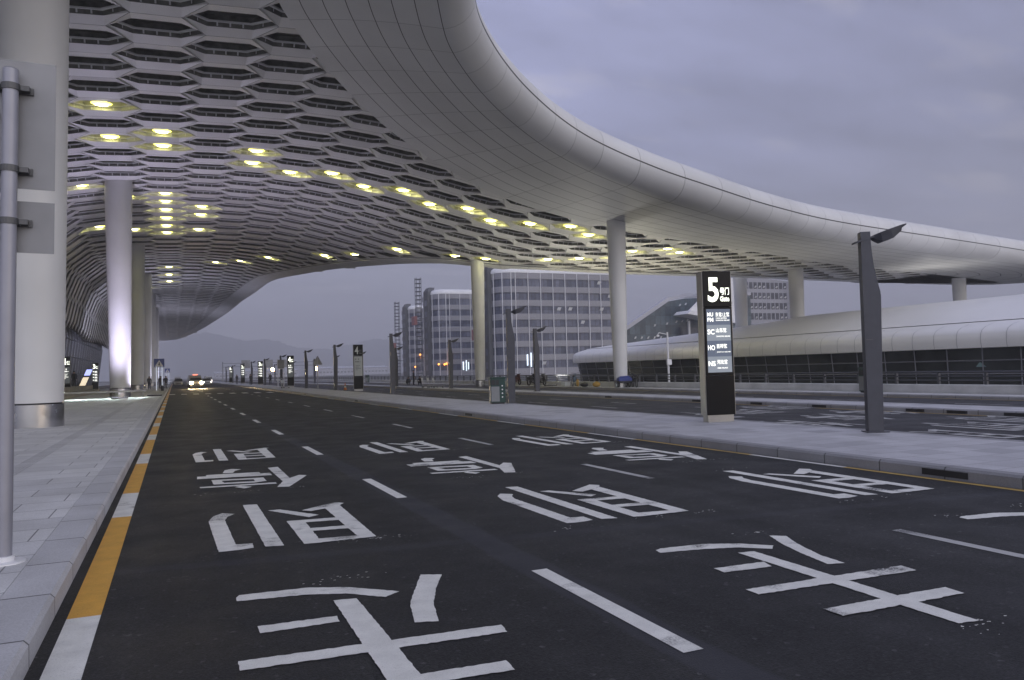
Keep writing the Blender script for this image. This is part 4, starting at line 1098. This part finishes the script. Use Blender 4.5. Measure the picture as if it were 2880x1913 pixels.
face = MB().prism_xz([(1.2, 16.6), (12.5, 25.8), (17, 25.8), (17, 14.0)], 0, .6).build('lattice_face', M['white'], t)
ho = MB()
for i in range(5):
    for j in range(4):
        x = 6+3.0*i+.8*j; z = 17.6+2.0*j+.3*i
        if z < 16.0+(x-1.2)*.72 and x < 15.5: ho.prism_xz([(x-.9, z-.35), (x-.3, z-.6), (x+1.0, z+.15), (x+.9, z+.5), (x+.3, z+.6), (x-.8, z)], -.02, .05)
ho.build('perforations', M['core'], t)
cm_ = MB()
for x in (4, 8, 12, 16): cm_.box(x-.25, x+.25, 4.0, 4.5, 0, 14)
cm_.build('mullions', M['white'], t)
MB().box(2, 17, 4.6, 6, 0, 12.2).build('glazing', M['panes_dark'], t)
t = thing('office_block', 'pale office block with square windows and slanted left edge, between the two rear columns', 'building', (153, 186, -.28))
MB().prism_xz([(0, 0), (23, 0), (23, 26.2), (5, 27.6), (0, 22.8)], 0, 1.5).build('wall', M['band'], t)
MB().prism_xz([(-2.5, 20.2), (4.8, 28.2), (23, 26.9), (23, 28.6), (4.0, 30.2), (-3.6, 21.6)], -.5, 1.7).build('roof_edge', M['white'], t)
for k in range(4, 8):
    for i in range(12):
        z = 2.2+3.1*k; x = .7+1.63*i
        if z+1.9 > 22.3+x*.9 or z > 24.2 or x > 19.4: continue
        f = MB().box(x, x+1.2, -.06, -.01, z, z+1.95).build('window', M['panes_dark'], t)
        if random.random() < .6: MB().add([(x+.15, -.08, z+.35), (x+.75, -.08, z+.3), (x+.85, -.4, z+.85), (x+.25, -.4, z+.9)], [(0, 1, 2, 3)]).build('open_pane', M['white'], f, fix=False)
hoist((174.5, 184, -.28), 'dark hoist mast at the right edge of the canted office block', 27, 12)

# ================================================================== TERMINAL WALL AND PLANTER AT THE LEFT
M['facade_glass'] = pbr('facade_glass', (.25, .26, .31), .16, .1, .45, .12)
t = thing('terminal_wall', 'pale sloping glass wall of the terminal under the canopy at the far left', 'building', (-13.6, 40, .15))
g = MB(); rows_ = []
for i in range(42):
    y = 3.3*i; lean = .10*max(0, y-40)
    rows_.append([(-.4, y, 0), (-.2, y, 2.4), (.1, y, 4.8), (.4, y, 7.2), (.2, y, 9.6)])
g.loft(rows_, closed=False); g.build('glazing', M['facade_glass'], t, smooth=True)
mm_ = MB()
for i in range(42):
    r_ = rows_[i]; mm_.tube([(p[0]+.06, p[1], p[2]) for p in r_], .05, 4)
for j in range(1, 5): mm_.tube([(rows_[i][j][0]+.06, rows_[i][j][1], rows_[i][j][2]) for i in range(42)], .05, 4)
mm_.build('mullions', M['rail'], t)
t = thing('planter_wall', 'long low tan stone planter wall on the terminal side of the pavement', 'planter', (-9.6, 58, .15))
MB().box(-2.5, 2.0, 0, 40, 0, .42, 0, .02).build('lower_ledge', M['stone_tan'], t); MB().box(-2.5, 1.3, 0, 40, .422, .86, 0, .02).build('upper_wall', M['stone_tan'], t)
M['leaf'] = pbr('hedge_leaf', (.035, .045, .03), .7, 0, .4, 3)
t = thing('hedge', 'dark clipped hedge growing on the planter wall', 'hedge', (-10.2, 58, 1.0))
lv = MB()
for k in range(2600):
    y = random.uniform(.3, 39.5); x = random.uniform(-1.7, .9); z = random.random()**.6*.55
    s = random.uniform(.05, .11); a = random.uniform(0, 6.28); b = random.uniform(-.8, .8)
    dx, dy, dz = math.cos(a)*s, math.sin(a)*s, math.sin(b)*s
    lv.quad((x-dx, y-dy, z-dz), (x+dy*.5, y-dx*.5, z+.01), (x+dx, y+dy, z+dz), (x-dy*.5, y+dx*.5, z+.02))
lv.build('foliage', M['leaf'], t, fix=False)
t = thing('back_wall', 'dark low wall and railing behind the left gate pylons', 'wall', (-10.5, 120, .15))
MB().box(-.2, .2, 0, 60, 0, .5).build('wall', M['lamp_grey'], t)
r_ = MB()
for z in (.75, 1.0): r_.tube([(0, 0, z), (0, 60, z)], .035, 5)
for k in range(31): r_.tube([(0, 2*k, .5), (0, 2*k, 1.0)], .03, 4)
r_.build('railing', M['rail'], t)
# distant pale sheds and walls across the airfield
for (x0, x1, y, h, nm) in ((70, 128, 900, 7, 'pale distant hall low on the horizon right of the unlit gate 4 pylon'), (150, 230, 900, 8, 'long pale distant hall behind the hotel blocks'), (45, 66, 1000, 6, 'small pale distant shed left of the unlit gate 4 pylon')):
    t = thing('distant_hall', nm, 'building', (x0, y, -.28), 0, 'halls on the horizon')
    MB().box(0, x1-x0, 0, 40, 0, h).build('wall', M['facade'], t)
    MB().prism_yz([(-1, h), (41, h), (20, h+2)], -1, x1-x0+1).build('roof', M['facade'], t)
    w_ = MB()
    for k in range(int((x1-x0)/4)): w_.box(1+4*k, 3.4+4*k, -.1, -.02, h*.35, h*.55)
    w_.build('window_band', M['panes_dark'], t)

# ================================================================== PEOPLE
M['skin'] = pbr('skin', (.36, .22, .16), .55)
M['hair'] = pbr('hair', (.012, .011, .011), .6)
def cloth(c): return pbr('cloth', c, .85, 0, .15, 12)
def person(loc, rz, label, pose, top, legs):
    H = {'stand': 1.70, 'squat': .95}[pose]
    if pose == 'stand':
        J = {'pel': (0, 0, .92), 'wai': (0, 0, 1.08), 'che': (0, 0, 1.30), 'nec': (0, .0, 1.46), 'hea': (0, -.02, 1.58), 'top': (0, -.01, 1.68),
             'hl': (.09, 0, .88), 'kl': (.10, -.03, .49), 'al': (.10, .03, .08), 'tl': (.10, -.12, .04), 'hr': (-.09, 0, .88), 'kr': (-.10, -.0, .49), 'ar': (-.11, .05, .08), 'tr': (-.11, -.10, .04),
             'sl': (.18, 0, 1.40), 'el': (.24, .03, 1.13), 'wl': (.24, -.08, .90), 'fl': (.24, -.10, .80), 'sr': (-.18, 0, 1.40), 'er': (-.23, .02, 1.12), 'wr': (-.20, -.14, .95), 'fr': (-.19, -.18, .87)}
    else:
        J = {'pel': (0, .12, .30), 'wai': (0, .10, .44), 'che': (0, -.02, .64), 'nec': (0, -.10, .78), 'hea': (0, -.16, .87), 'top': (0, -.17, .97),
             'hl': (.10, .08, .28), 'kl': (.17, -.28, .46), 'al': (.14, -.05, .09), 'tl': (.15, -.20, .04), 'hr': (-.10, .08, .28), 'kr': (-.17, -.28, .46), 'ar': (-.14, -.05, .09), 'tr': (-.15, -.20, .04),
             'sl': (.18, -.05, .72), 'el': (.22, -.24, .54), 'wl': (.08, -.40, .50), 'fl': (.03, -.44, .48), 'sr': (-.18, -.05, .72), 'er': (-.22, -.24, .54), 'wr': (-.08, -.40, .50), 'fr': (-.03, -.44, .48)}
    E_ = [('pel', 'wai'), ('wai', 'che'), ('che', 'nec'), ('nec', 'hea'), ('hea', 'top'), ('pel', 'hl'), ('hl', 'kl'), ('kl', 'al'), ('al', 'tl'), ('pel', 'hr'), ('hr', 'kr'), ('kr', 'ar'), ('ar', 'tr'),
          ('che', 'sl'), ('sl', 'el'), ('el', 'wl'), ('wl', 'fl'), ('che', 'sr'), ('sr', 'er'), ('er', 'wr'), ('wr', 'fr')]
    RR = {'pel': .15, 'wai': .14, 'che': .17, 'nec': .06, 'hea': .095, 'top': .07, 'hl': .10, 'kl': .07, 'al': .05, 'tl': .045, 'sl': .075, 'el': .05, 'wl': .04, 'fl': .035}
    ks = list(J); me = bpy.data.meshes.new('person'); me.from_pydata([J[k] for k in ks], [(ks.index(a), ks.index(b)) for a, b in E_], [])
    o = bpy.data.objects.new('person', me); COL.objects.link(o)
    md = o.modifiers.new('s', 'SKIN'); sv = me.skin_vertices[0].data
    for i, k in enumerate(ks):
        r = RR.get(k) or RR[k[:-1]+'l']; sv[i].radius = (r, r*.8 if k in ('che', 'wai', 'pel') else r); sv[i].use_root = (k == 'pel')
    o.modifiers.new('u', 'SUBSURF').levels = 1
    bpy.context.view_layer.update()
    m2 = bpy.data.meshes.new_from_object(o.evaluated_get(bpy.context.evaluated_depsgraph_get()))
    o.modifiers.clear(); o.data = m2
    m2.materials.clear()
    for m in (cloth(top), cloth(legs), M['skin'], M['rubber']): m2.materials.append(m)
    zw, zn = J['wai'][2]-.06, J['nec'][2]+.0
    for p in m2.polygons:
        c = p.center; p.use_smooth = True
        hand = min((c-Vector(J['fl'])).length, (c-Vector(J['fr'])).length) < .07
        leg = min((c-Vector(J[k])).length for k in ('kl', 'kr', 'al', 'ar')) < .17
        p.material_index = 2 if (c.z > zn or hand) else 3 if c.z < .075 else 1 if (c.z < zw or (leg and pose == 'squat')) else 0
    o.location = loc; o.rotation_euler = (0, 0, rz)
    hx = J['hea']; MB().ball((hx[0], hx[1]+.025, hx[2]+.05), .108, 10, 6, sc=(1, 1, .9)).build('hair', M['hair'], o, smooth=True)
    nb = MB(); nb.ball((hx[0], hx[1]-.105, hx[2]-.01), .02, 6, 4).build('nose', M['skin'], o, smooth=True)
    tag(o, label, 'person', 'people waiting by the roads')
    return o
person((25.0, 86.2, 0), R(60), 'person in dark clothes standing between two squatting people at the outer kerb', 'stand', (.02, .022, .03), (.02, .02, .022))
person((24.7, 87.6, 0), R(40), 'person in dark clothes squatting left of the standing one at the outer kerb', 'squat', (.025, .022, .03), (.02, .02, .025))
person((25.3, 84.6, 0), R(-40), 'person in black squatting at the right of the trio by the outer kerb', 'squat', (.018, .018, .02), (.02, .02, .025))
person((-1.05, 114, .15), R(20), 'person in dark jacket standing behind the crossing sign posts, rightmost of the group', 'stand', (.03, .025, .025), (.02, .02, .025))
person((-1.55, 113, .15), R(-20), 'person in brown-black coat standing in the middle of the kerb group', 'stand', (.05, .03, .025), (.02, .02, .025))
person((-1.75, 116, .15), R(10), 'person in dark coat standing at the back of the kerb group', 'stand', (.03, .022, .03), (.02, .02, .025))
person((-3.0, 112, .15), R(0), 'person in dark clothes standing left of the crossing sign', 'stand', (.025, .025, .03), (.02, .02, .025))
person((-9.5, 92, .85), R(0), 'person in black seen above the planter wall beside the slanted light board', 'stand', (.02, .02, .022), (.02, .02, .025))
person((10.9, 128, .15), R(30), 'person in dark clothes standing left of the glowing gate 3 pylon', 'stand', (.03, .03, .035), (.02, .02, .025))
person((10.4, 150, .15), R(30), 'person in dark clothes walking left of the glowing gate 2 pylon', 'stand', (.03, .03, .035), (.02, .02, .025))
person((13.2, 122, .15), R(-20), 'person in dark clothes right of the glowing gate 3 pylon', 'stand', (.03, .03, .035), (.02, .02, .025))

# ================================================================== TWO-WHEELERS
gB = 'two-wheelers parked along the parapet'
M['bike_dark'] = pbr('bike_dark', (.03, .028, .03), .45, .2)
M['bike_red'] = pbr('bike_brown', (.10, .045, .04), .5, .1)
M['bike_blue'] = pbr('bike_blue', (.05, .12, .20), .5, .1)
M['sack_yellow'] = pbr('sack_yellow', (.42, .26, .06), .8, 0, .15, 8)
M['blue_tarp'] = pbr('blue_tarp', (.03, .05, .22), .55, 0, .25, 6)
def bike(loc, rz, label, kind, fm):
    t = thing('electric_bike' if kind == 'e' else 'bicycle', label, 'bike', loc, rz, gB)
    wr = .29 if kind == 'e' else .33; tr_ = .055 if kind == 'e' else .022
    for x in (-.55, .55):
        wmb = MB().torus((x, 0, wr), wr-tr_, tr_, 'y', 18, 6).build('wheel', M['rubber'], t, smooth=True)
        sp = MB()
        for k in range(6):
            a = k*math.pi/6; sp.tube([(x+math.cos(a)*(wr-tr_), 0, wr+math.sin(a)*(wr-tr_)), (x-math.cos(a)*(wr-tr_), 0, wr-math.sin(a)*(wr-tr_))], .006 if kind == 'b' else .014, 4)
        sp.build('spokes', M['alu'], wmb)
    f = MB(); r = .022 if kind == 'b' else .035
    f.tube([(.55, 0, wr), (.40, 0, .62), (.34, 0, .95)], r, 6); f.tube([(-.55, 0, wr), (-.12, 0, .30), (.40, 0, .62)], r, 6); f.tube([(-.12, 0, .30), (-.22, 0, .72)], r, 6); f.tube([(-.55, 0, wr), (-.20, 0, .62), (.40, 0, .68)], r, 6)
    f.build('frame', fm, t)
    MB().tube([(.28, -.29, 1.0), (.34, 0, .96), (.28, .29, 1.0)], .018, 6).build('handlebar', M['black'], t)
    MB().ball((-.25, 0, .76), .16, 10, 5, sc=(1.1 if kind == 'b' else 1.9, .7, .3)).build('saddle', M['black'], t, smooth=True)
    if kind == 'e':
        b = MB(); b.prism_xz([(-.62, .52), (-.18, .42), (-.10, .70), (-.60, .72)], -.12, .12); b.prism_xz([(-.15, .24), (.30, .24), (.34, .30), (-.15, .32)], -.13, .13); b.prism_xz([(.36, .42), (.44, .40), (.42, .92), (.30, .95)], -.15, .15)
        b.build('body_shell', fm, t)
        MB().ball((.42, 0, .86), .07, 8, 5).build('headlight', M['print_white'], t, smooth=True)
    return t
bike((27.1, 58.6, .123), R(35), 'dark electric bike at the parapet, left one of the pair left of the lamp', 'e', M['bike_dark'])
bike((27.1, 56.9, .123), R(35), 'dark electric bike at the parapet, right one of the pair beside the lamp', 'e', M['bike_dark'])
bike((27.2, 62.0, .123), R(40), 'brown electric bike behind the litter bin, at the parapet', 'e', M['bike_red'])
bike((27.3, 71.5, .123), R(30), 'grey bicycle leaning by the foot of the slim left column', 'b', M['alu'])
bike((27.1, 51.2, .123), R(50), 'blue-green bicycle with a pale crate beside it, at the parapet', 'b', M['bike_blue'])
bike((27.5, 43.6, .123), R(70), 'dark bicycle right of the blue covered cart and the slim column', 'b', M['bike_dark'])
t = thing('crate', 'pale plastic crate on the kerb strip left of the blue-green bicycle', 'crate', (27.1, 52.6, .123), R(20), None)
MB().box(-.28, .28, -.2, .2, .0, .04).box(-.28, .28, -.2, -.18, .04, .34).box(-.28, .28, .18, .2, .04, .34).box(-.28, -.26, -.18, .18, .04, .34).box(.26, .28, -.18, .18, .04, .34).build('body', M['print_white'], t)
MB().box(-.29, .29, -.21, .21, .342, .38, 0, .01).build('rim', M['alu'], t)
def sack(loc, label, mat, sc):
    m = MB().ball((0, 0, sc[2]*.9), 1, 14, 8, sc=sc)
    m.v = [(x*(1+.12*math.sin(7*y+3*z)), y*(1+.12*math.sin(5*x)), max(.0, z)) for x, y, z in m.v]
    o = m.build('bundle', mat, None, smooth=True); o.location = loc; tag(o, label, 'bundle', 'bundles on the kerb strip')
    k = MB().tube([(-.1, 0, sc[2]*1.75), (0, 0, sc[2]*1.95), (.1, 0, sc[2]*1.75)], .03, 6).build('tie', mat, o)
sack((26.9, 49.3, .123), 'black bundle lying on the kerb strip between bicycle and column', M['black'], (.30, .26, .16))
sack((27.1, 47.9, .123), 'tan and yellow bundle just left of the slim right column', M['sack_yellow'], (.28, .24, .19))
sack((27.0, 50.5, .123), 'yellow bundle at the front wheel of the blue-green bicycle', M['sack_yellow'], (.10, .10, .26))
t = thing('cargo_tricycle', 'low cargo tricycle under a blue tarpaulin beside the slim right column', 'tricycle', (27.3, 44.9, .123), R(75))
for y in (-.38, .38):
    w_ = MB().torus((-.5, y, .26), .22, .04, 'y', 16, 6).build('wheel', M['rubber'], t, smooth=True)
w_ = MB().torus((.85, 0, .28), .24, .035, 'y', 16, 6).build('wheel', M['rubber'], t, smooth=True)
MB().box(-.95, .25, -.42, .42, .30, .44, 0, .02).tube([(.25, 0, .4), (.75, 0, .55), (.85, 0, .28)], .03, 6).tube([(.72, 0, .5), (.66, 0, .98)], .025, 6).build('chassis', M['bike_dark'], t)
MB().tube([(.6, -.28, 1.0), (.66, 0, .96), (.6, .28, 1.0)], .018, 6).build('handlebar', M['black'], t)
tp = MB().loft([[(-.98, -.45, .44), (.28, -.45, .44), (.28, .45, .44), (-.98, .45, .44)], [(-.95, -.43, .62), (.24, -.44, .60), (.26, .43, .63), (-.96, .42, .60)], [(-.80, -.25, .76), (.1, -.3, .72), (.12, .28, .75), (-.78, .26, .73)]], 0, True, True).build('tarpaulin', M['blue_tarp'], t)
def trolley(loc, rz, label):
    t = thing('luggage_trolley', label, 'trolley', loc, rz, 'luggage trolleys left on the islands')
    f = MB(); r = .02
    for y in (-.25, .25): f.tube([(.45, y*.7, .14), (-.35, y, .16), (-.50, y, .98), (-.42, y, 1.02)], r, 6)
    f.tube([(-.42, -.25, 1.02), (-.42, .25, 1.02)], r*1.3, 6); f.tube([(-.42, -.25, .45), (-.42, .25, .45)], r, 6); f.tube([(.45, -.17, .14), (.45, .17, .14)], r, 6)
    for k in range(5): f.tube([(-.3+k*.17, -.22, .15), (-.3+k*.17, .22, .15)], .012, 4)
    f.build('frame', M['alu'], t)
    MB().box(-.47, -.44, -.22, .22, .55, .85).build('basket_panel', M['print_white'], t)
    for x, y in ((-.38, -.22), (-.38, .22), (.36, 0)): MB().torus((x, y, .065), .045, .02, 'y', 12, 5).build('wheel', M['rubber'], t)
trolley((10.9, 86.0, .15), R(-40), 'luggage trolley at the kerb below the glowing gate 4 pylon, front one')
trolley((11.1, 88.0, .15), R(-30), 'luggage trolley at the kerb below the glowing gate 4 pylon, rear one')
trolley((19.9, 64.5, .133), R(-30), 'luggage trolley on the middle island, left one of the trio')
trolley((20.0, 63.2, .133), R(-35), 'luggage trolley on the middle island, centre one of the trio')
trolley((20.1, 62.0, .133), R(-30), 'luggage trolley on the middle island, right one of the trio')
t = thing('traffic_cone', 'small orange cone at the foot of the lamp left of the unlit gate 4 pylon', 'cone', (12.9, 64.6, .153))
M['cone'] = pbr('cone_orange', (.50, .17, .05), .6)
MB().box(-.17, .17, -.17, .17, 0, .03).build('base', M['black'], t); MB().lathe([(.13, .03), (.02, .62)], n=12).build('body', M['cone'], t, smooth=True, angle=40)
MB().lathe([(.094, .24), (.068, .38)], n=12).build('stripe', M['print_white'], t, smooth=True, angle=40)

# ================================================================== VEHICLES
M['car_beige'] = pbr('car_beige', (.34, .31, .26), .3, .2, 0, 1, coat=.4)
M['car_white'] = pbr('car_white', (.55, .55, .56), .3, .1, 0, 1, coat=.4)
M['car_dark'] = pbr('car_dark', (.03, .03, .034), .3, .2, 0, 1, coat=.4)
M['head'] = emit('headlamp', (1.0, .74, .40), 400.0)
M['head_dim'] = emit('headlamp_dim', (.95, .85, .75), 6.0)
M['beacon'] = emit('beacon', (1.0, .22, .12), 3.0)
def car(loc, rz, label, body, van=False, lights='off', beacon=False):
    t = thing('van' if van else 'car', label, 'van' if van else 'car', loc, rz, 'vehicles coming down the road')
    L_, W_ = (4.7, 1.8) if van else (4.5, 1.75)
    if van: sec = [(-2.3, .30, .95), (-2.28, 1.0, 1.0), (-1.75, 1.12, 1.0), (-1.05, 1.85, .84), (1.9, 1.90, .84), (2.3, 1.1, .96), (2.35, .35, .95)]
    else: sec = [(-2.2, .30, .93), (-2.2, .66, .96), (-1.2, .88, 1.0), (-.55, 1.38, .76), (.75, 1.42, .76), (1.5, .98, .98), (2.2, .92, .95), (2.25, .35, .93)]
    # side profile lofted across the width (front of the vehicle faces -Y)
    hw = W_/2
    rings = []
    for k in (-1.0, -.92, -.5, 0, .5, .92, 1.0):
        e = 0 if abs(k) < .95 else .06
        rings.append([(k*hw*wk, y*(1-e*.5), max(.28, z-(e if z > .4 else 0))) for y, z, wk in sec])
    b = MB(); b.loft(rings, 0, True, True); b.build('body', body, t, smooth=True, angle=35)
    wi = MB()
    if van: fr, fz = ((-1.70, 1.16), (-1.10, 1.76)), .80
    else: fr, fz = ((-1.14, .92), (-.62, 1.32)), .70
    (ya, za), (yb, zb) = fr
    wi.quad((-hw*.86, ya-.015, za+.01), (hw*.86, ya-.015, za+.01), (hw*.72, yb-.015, zb+.01), (-hw*.72, yb-.015, zb+.01))
    wi.build('windscreen', M['glass_dark'], t, fix=False)
    for s in (-1, 1):
        sd_ = MB(); y1 = 1.8 if van else .95; zt_ = 1.75 if van else 1.32; zb_ = 1.15 if van else .95; x0, x1 = s*hw*1.005, s*hw*(.86 if van else .79)
        sd_.quad((x0, ya+.35, zb_), (x0, y1+.3, zb_), (x1, y1-.1, zt_), (x1, yb+.1, zt_)); sd_.build('side_window', M['glass_dark'], t, fix=False)
        for y in (-1.4, 1.4):
            wh = MB().torus((s*(hw-.09), y, .32), .23, .095, 'x', 18, 8).build('wheel', M['rubber'], t, smooth=True)
            MB().tube([(s*(hw-.12), y, .32), (s*(hw-.02), y, .32)], .17, 12).build('rim', M['alu'], wh)
        MB().ball((s*hw*.74, -2.20 if not van else -2.27, .66 if not van else .78), (.19 if lights == 'on' else .11), 10, 6, sc=(1.2, .5, 1)).build('headlight', {'on': M['head'], 'dim': M['head_dim'], 'off': M['print_white']}[lights], t, smooth=True)
        MB().ball((s*(hw+.08), ya+.3, zb_+.08), .09, 8, 5, sc=(.8, .5, .7)).build('mirror', body, t, smooth=True)
    MB().box(-hw*.6, hw*.6, -2.32 if van else -2.215, -2.2 if van else -2.15, .42, .56).build('grille', M['black'], t)
    if lights == 'on':
        for s in (-1, 1):
            ld = bpy.data.lights.new('headlight_beam', 'SPOT'); ld.energy = 2500; ld.color = (1.0, .78, .45); ld.spot_size = R(34); ld.spot_blend = .8; ld.shadow_soft_size = .12
            lo = bpy.data.objects.new('headlight_beam', ld); COL.objects.link(lo); lo.parent = t; lo.location = (s*hw*.74, -2.55, .78); lo.rotation_euler = (R(88), 0, R(180))
    if beacon: MB().box(-.32, .32, -.75, -.5, 1.90, 2.02, 0, .03).build('roof_beacon', M['beacon'], t)
    return t
car((2.75, 124, 0), R(4), 'van coming head-on with glaring headlights and a red roof beacon', M['car_beige'], True, 'on', True)
car((.7, 165, 0), 0, 'beige car stopped at the kerb left of the van with headlights', M['car_beige'])
car((5.6, 160, 0), R(3), 'pale car farther back at the right of the van with headlights', M['car_white'], False, 'dim')
car((8.0, 215, 0), R(3), 'white car small in the distance on the rightmost lane', M['car_white'], True, 'dim')
car((.8, 230, 0), 0, 'white van small in the distance in the kerb lane', M['car_white'], True, 'dim')

# ================================================================== FLOODLIGHTS AT THE COLUMN FEET, AND ADDED FILL FLOODS
def flood(loc, label, col, watts, glow, tilt=0.0):
    t = thing('floodlight', label, 'floodlight', loc, 0, 'floodlights at the column feet')
    MB().box(-.55, .55, -.07, .07, 0, .09, 0, .01).build('housing', M['black'], t)
    MB().quad((-.5, -.055, .094), (.5, -.055, .094), (.5, .055, .094), (-.5, .055, .094)).build('lens', emit('flood_lens', col, glow), t, fix=False)
    ld = bpy.data.lights.new('flood_beam', 'SPOT'); ld.energy = watts; ld.color = col; ld.spot_size = R(150); ld.spot_blend = .6; ld.shadow_soft_size = .25
    lo = bpy.data.objects.new('flood_beam', ld); COL.objects.link(lo); lo.parent = t; lo.location = (0, 0, .16); lo.rotation_euler = (math.pi + tilt, 0, 0)
    return t
flood((-7.0, 31.0, .15), 'added fill floodlight on the pavement behind the nearest column', (1.0, .97, .93), 480, 1.0)  # invented lamp: neutral fill for the soffit over the near pavement
f2 = flood((-3.7, 64.2, .15), 'lavender ground floodlight in front of the lavender-lit column', (.76, .70, 1.0), 4600, 6.0)
flood((-1.5, 70, .15), 'ground floodlight at the kerb near the lavender-lit column', (.78, .72, 1.0), 2100, 1.0)
flood((-1.5, 132, .15), 'ground floodlight at the kerb near the fourth kerb column', (.75, .74, 1.0), 4200, 6.0)
flood((-1.5, 192, .15), 'ground floodlight at the kerb near the farthest kerb column', (.75, .74, 1.0), 4200, 6.0)
flood((27.2, 55.4, .123), 'made-up fill floodlight on the outer kerb strip between the slim columns', (1.0, .97, .90), 2100, 1.0)  # made-up lamp, lifts the soffit over the outer road
flood((38, 61, -.28), 'unseen fill floodlight added beyond the parapet near the rounded end of the low white building', (1.0, .92, .66), 3800, 1.0)  # out-of-sight lamp added to brighten the lip and the roof end
flood((70, 55, 5.95), 'hidden fill floodlight added on the far slope of the low white shell roof', (1.0, .97, .92), 450, 1.0)  # added hidden lamp, brightens the soffit near the canopy tip
# low light bar washing the pavement in front of the lavender-lit column
bt = thing('light_bar', 'low bar light washing the pavement with a bright band beside the lavender-lit column', 'light', (-4.6, 66.6, .15))
MB().box(-3.2, 2.6, 0, .05, .44, .56, 0, .01).box(-3.0, -2.95, 0, .05, 0, .44).box(2.35, 2.4, 0, .05, 0, .44).build('housing', M['alu'], bt)
ld = bpy.data.lights.new('bar_beam', 'AREA'); ld.shape = 'RECTANGLE'; ld.size = 5.6; ld.size_y = .08; ld.energy = 170; ld.color = (.82, 1.0, .95)
lo = bpy.data.objects.new('bar_beam', ld); COL.objects.link(lo); lo.parent = bt; lo.location = (-.3, -.06, .50); lo.rotation_euler = (R(-68), 0, 0)

# ================================================================== HAZE
hz = MB().box(-2500, 3000, -400, 4300, -1.3, 330).build('haze', pbr('haze_skin', (.5, .5, .5)))
hm_ = bpy.data.materials.new('haze_air'); hm_.use_nodes = True
for n in list(hm_.node_tree.nodes): hm_.node_tree.nodes.remove(n)
pv = hm_.node_tree.nodes.new('ShaderNodeVolumePrincipled'); pv.inputs['Color'].default_value = (.87, .87, .89, 1); pv.inputs['Density'].default_value = .0007; pv.inputs['Anisotropy'].default_value = .25
om = hm_.node_tree.nodes.new('ShaderNodeOutputMaterial'); hm_.node_tree.links.new(pv.outputs[0], om.inputs['Volume'])
hz.data.materials.clear(); hz.data.materials.append(hm_); tag(hz, kind='stuff')
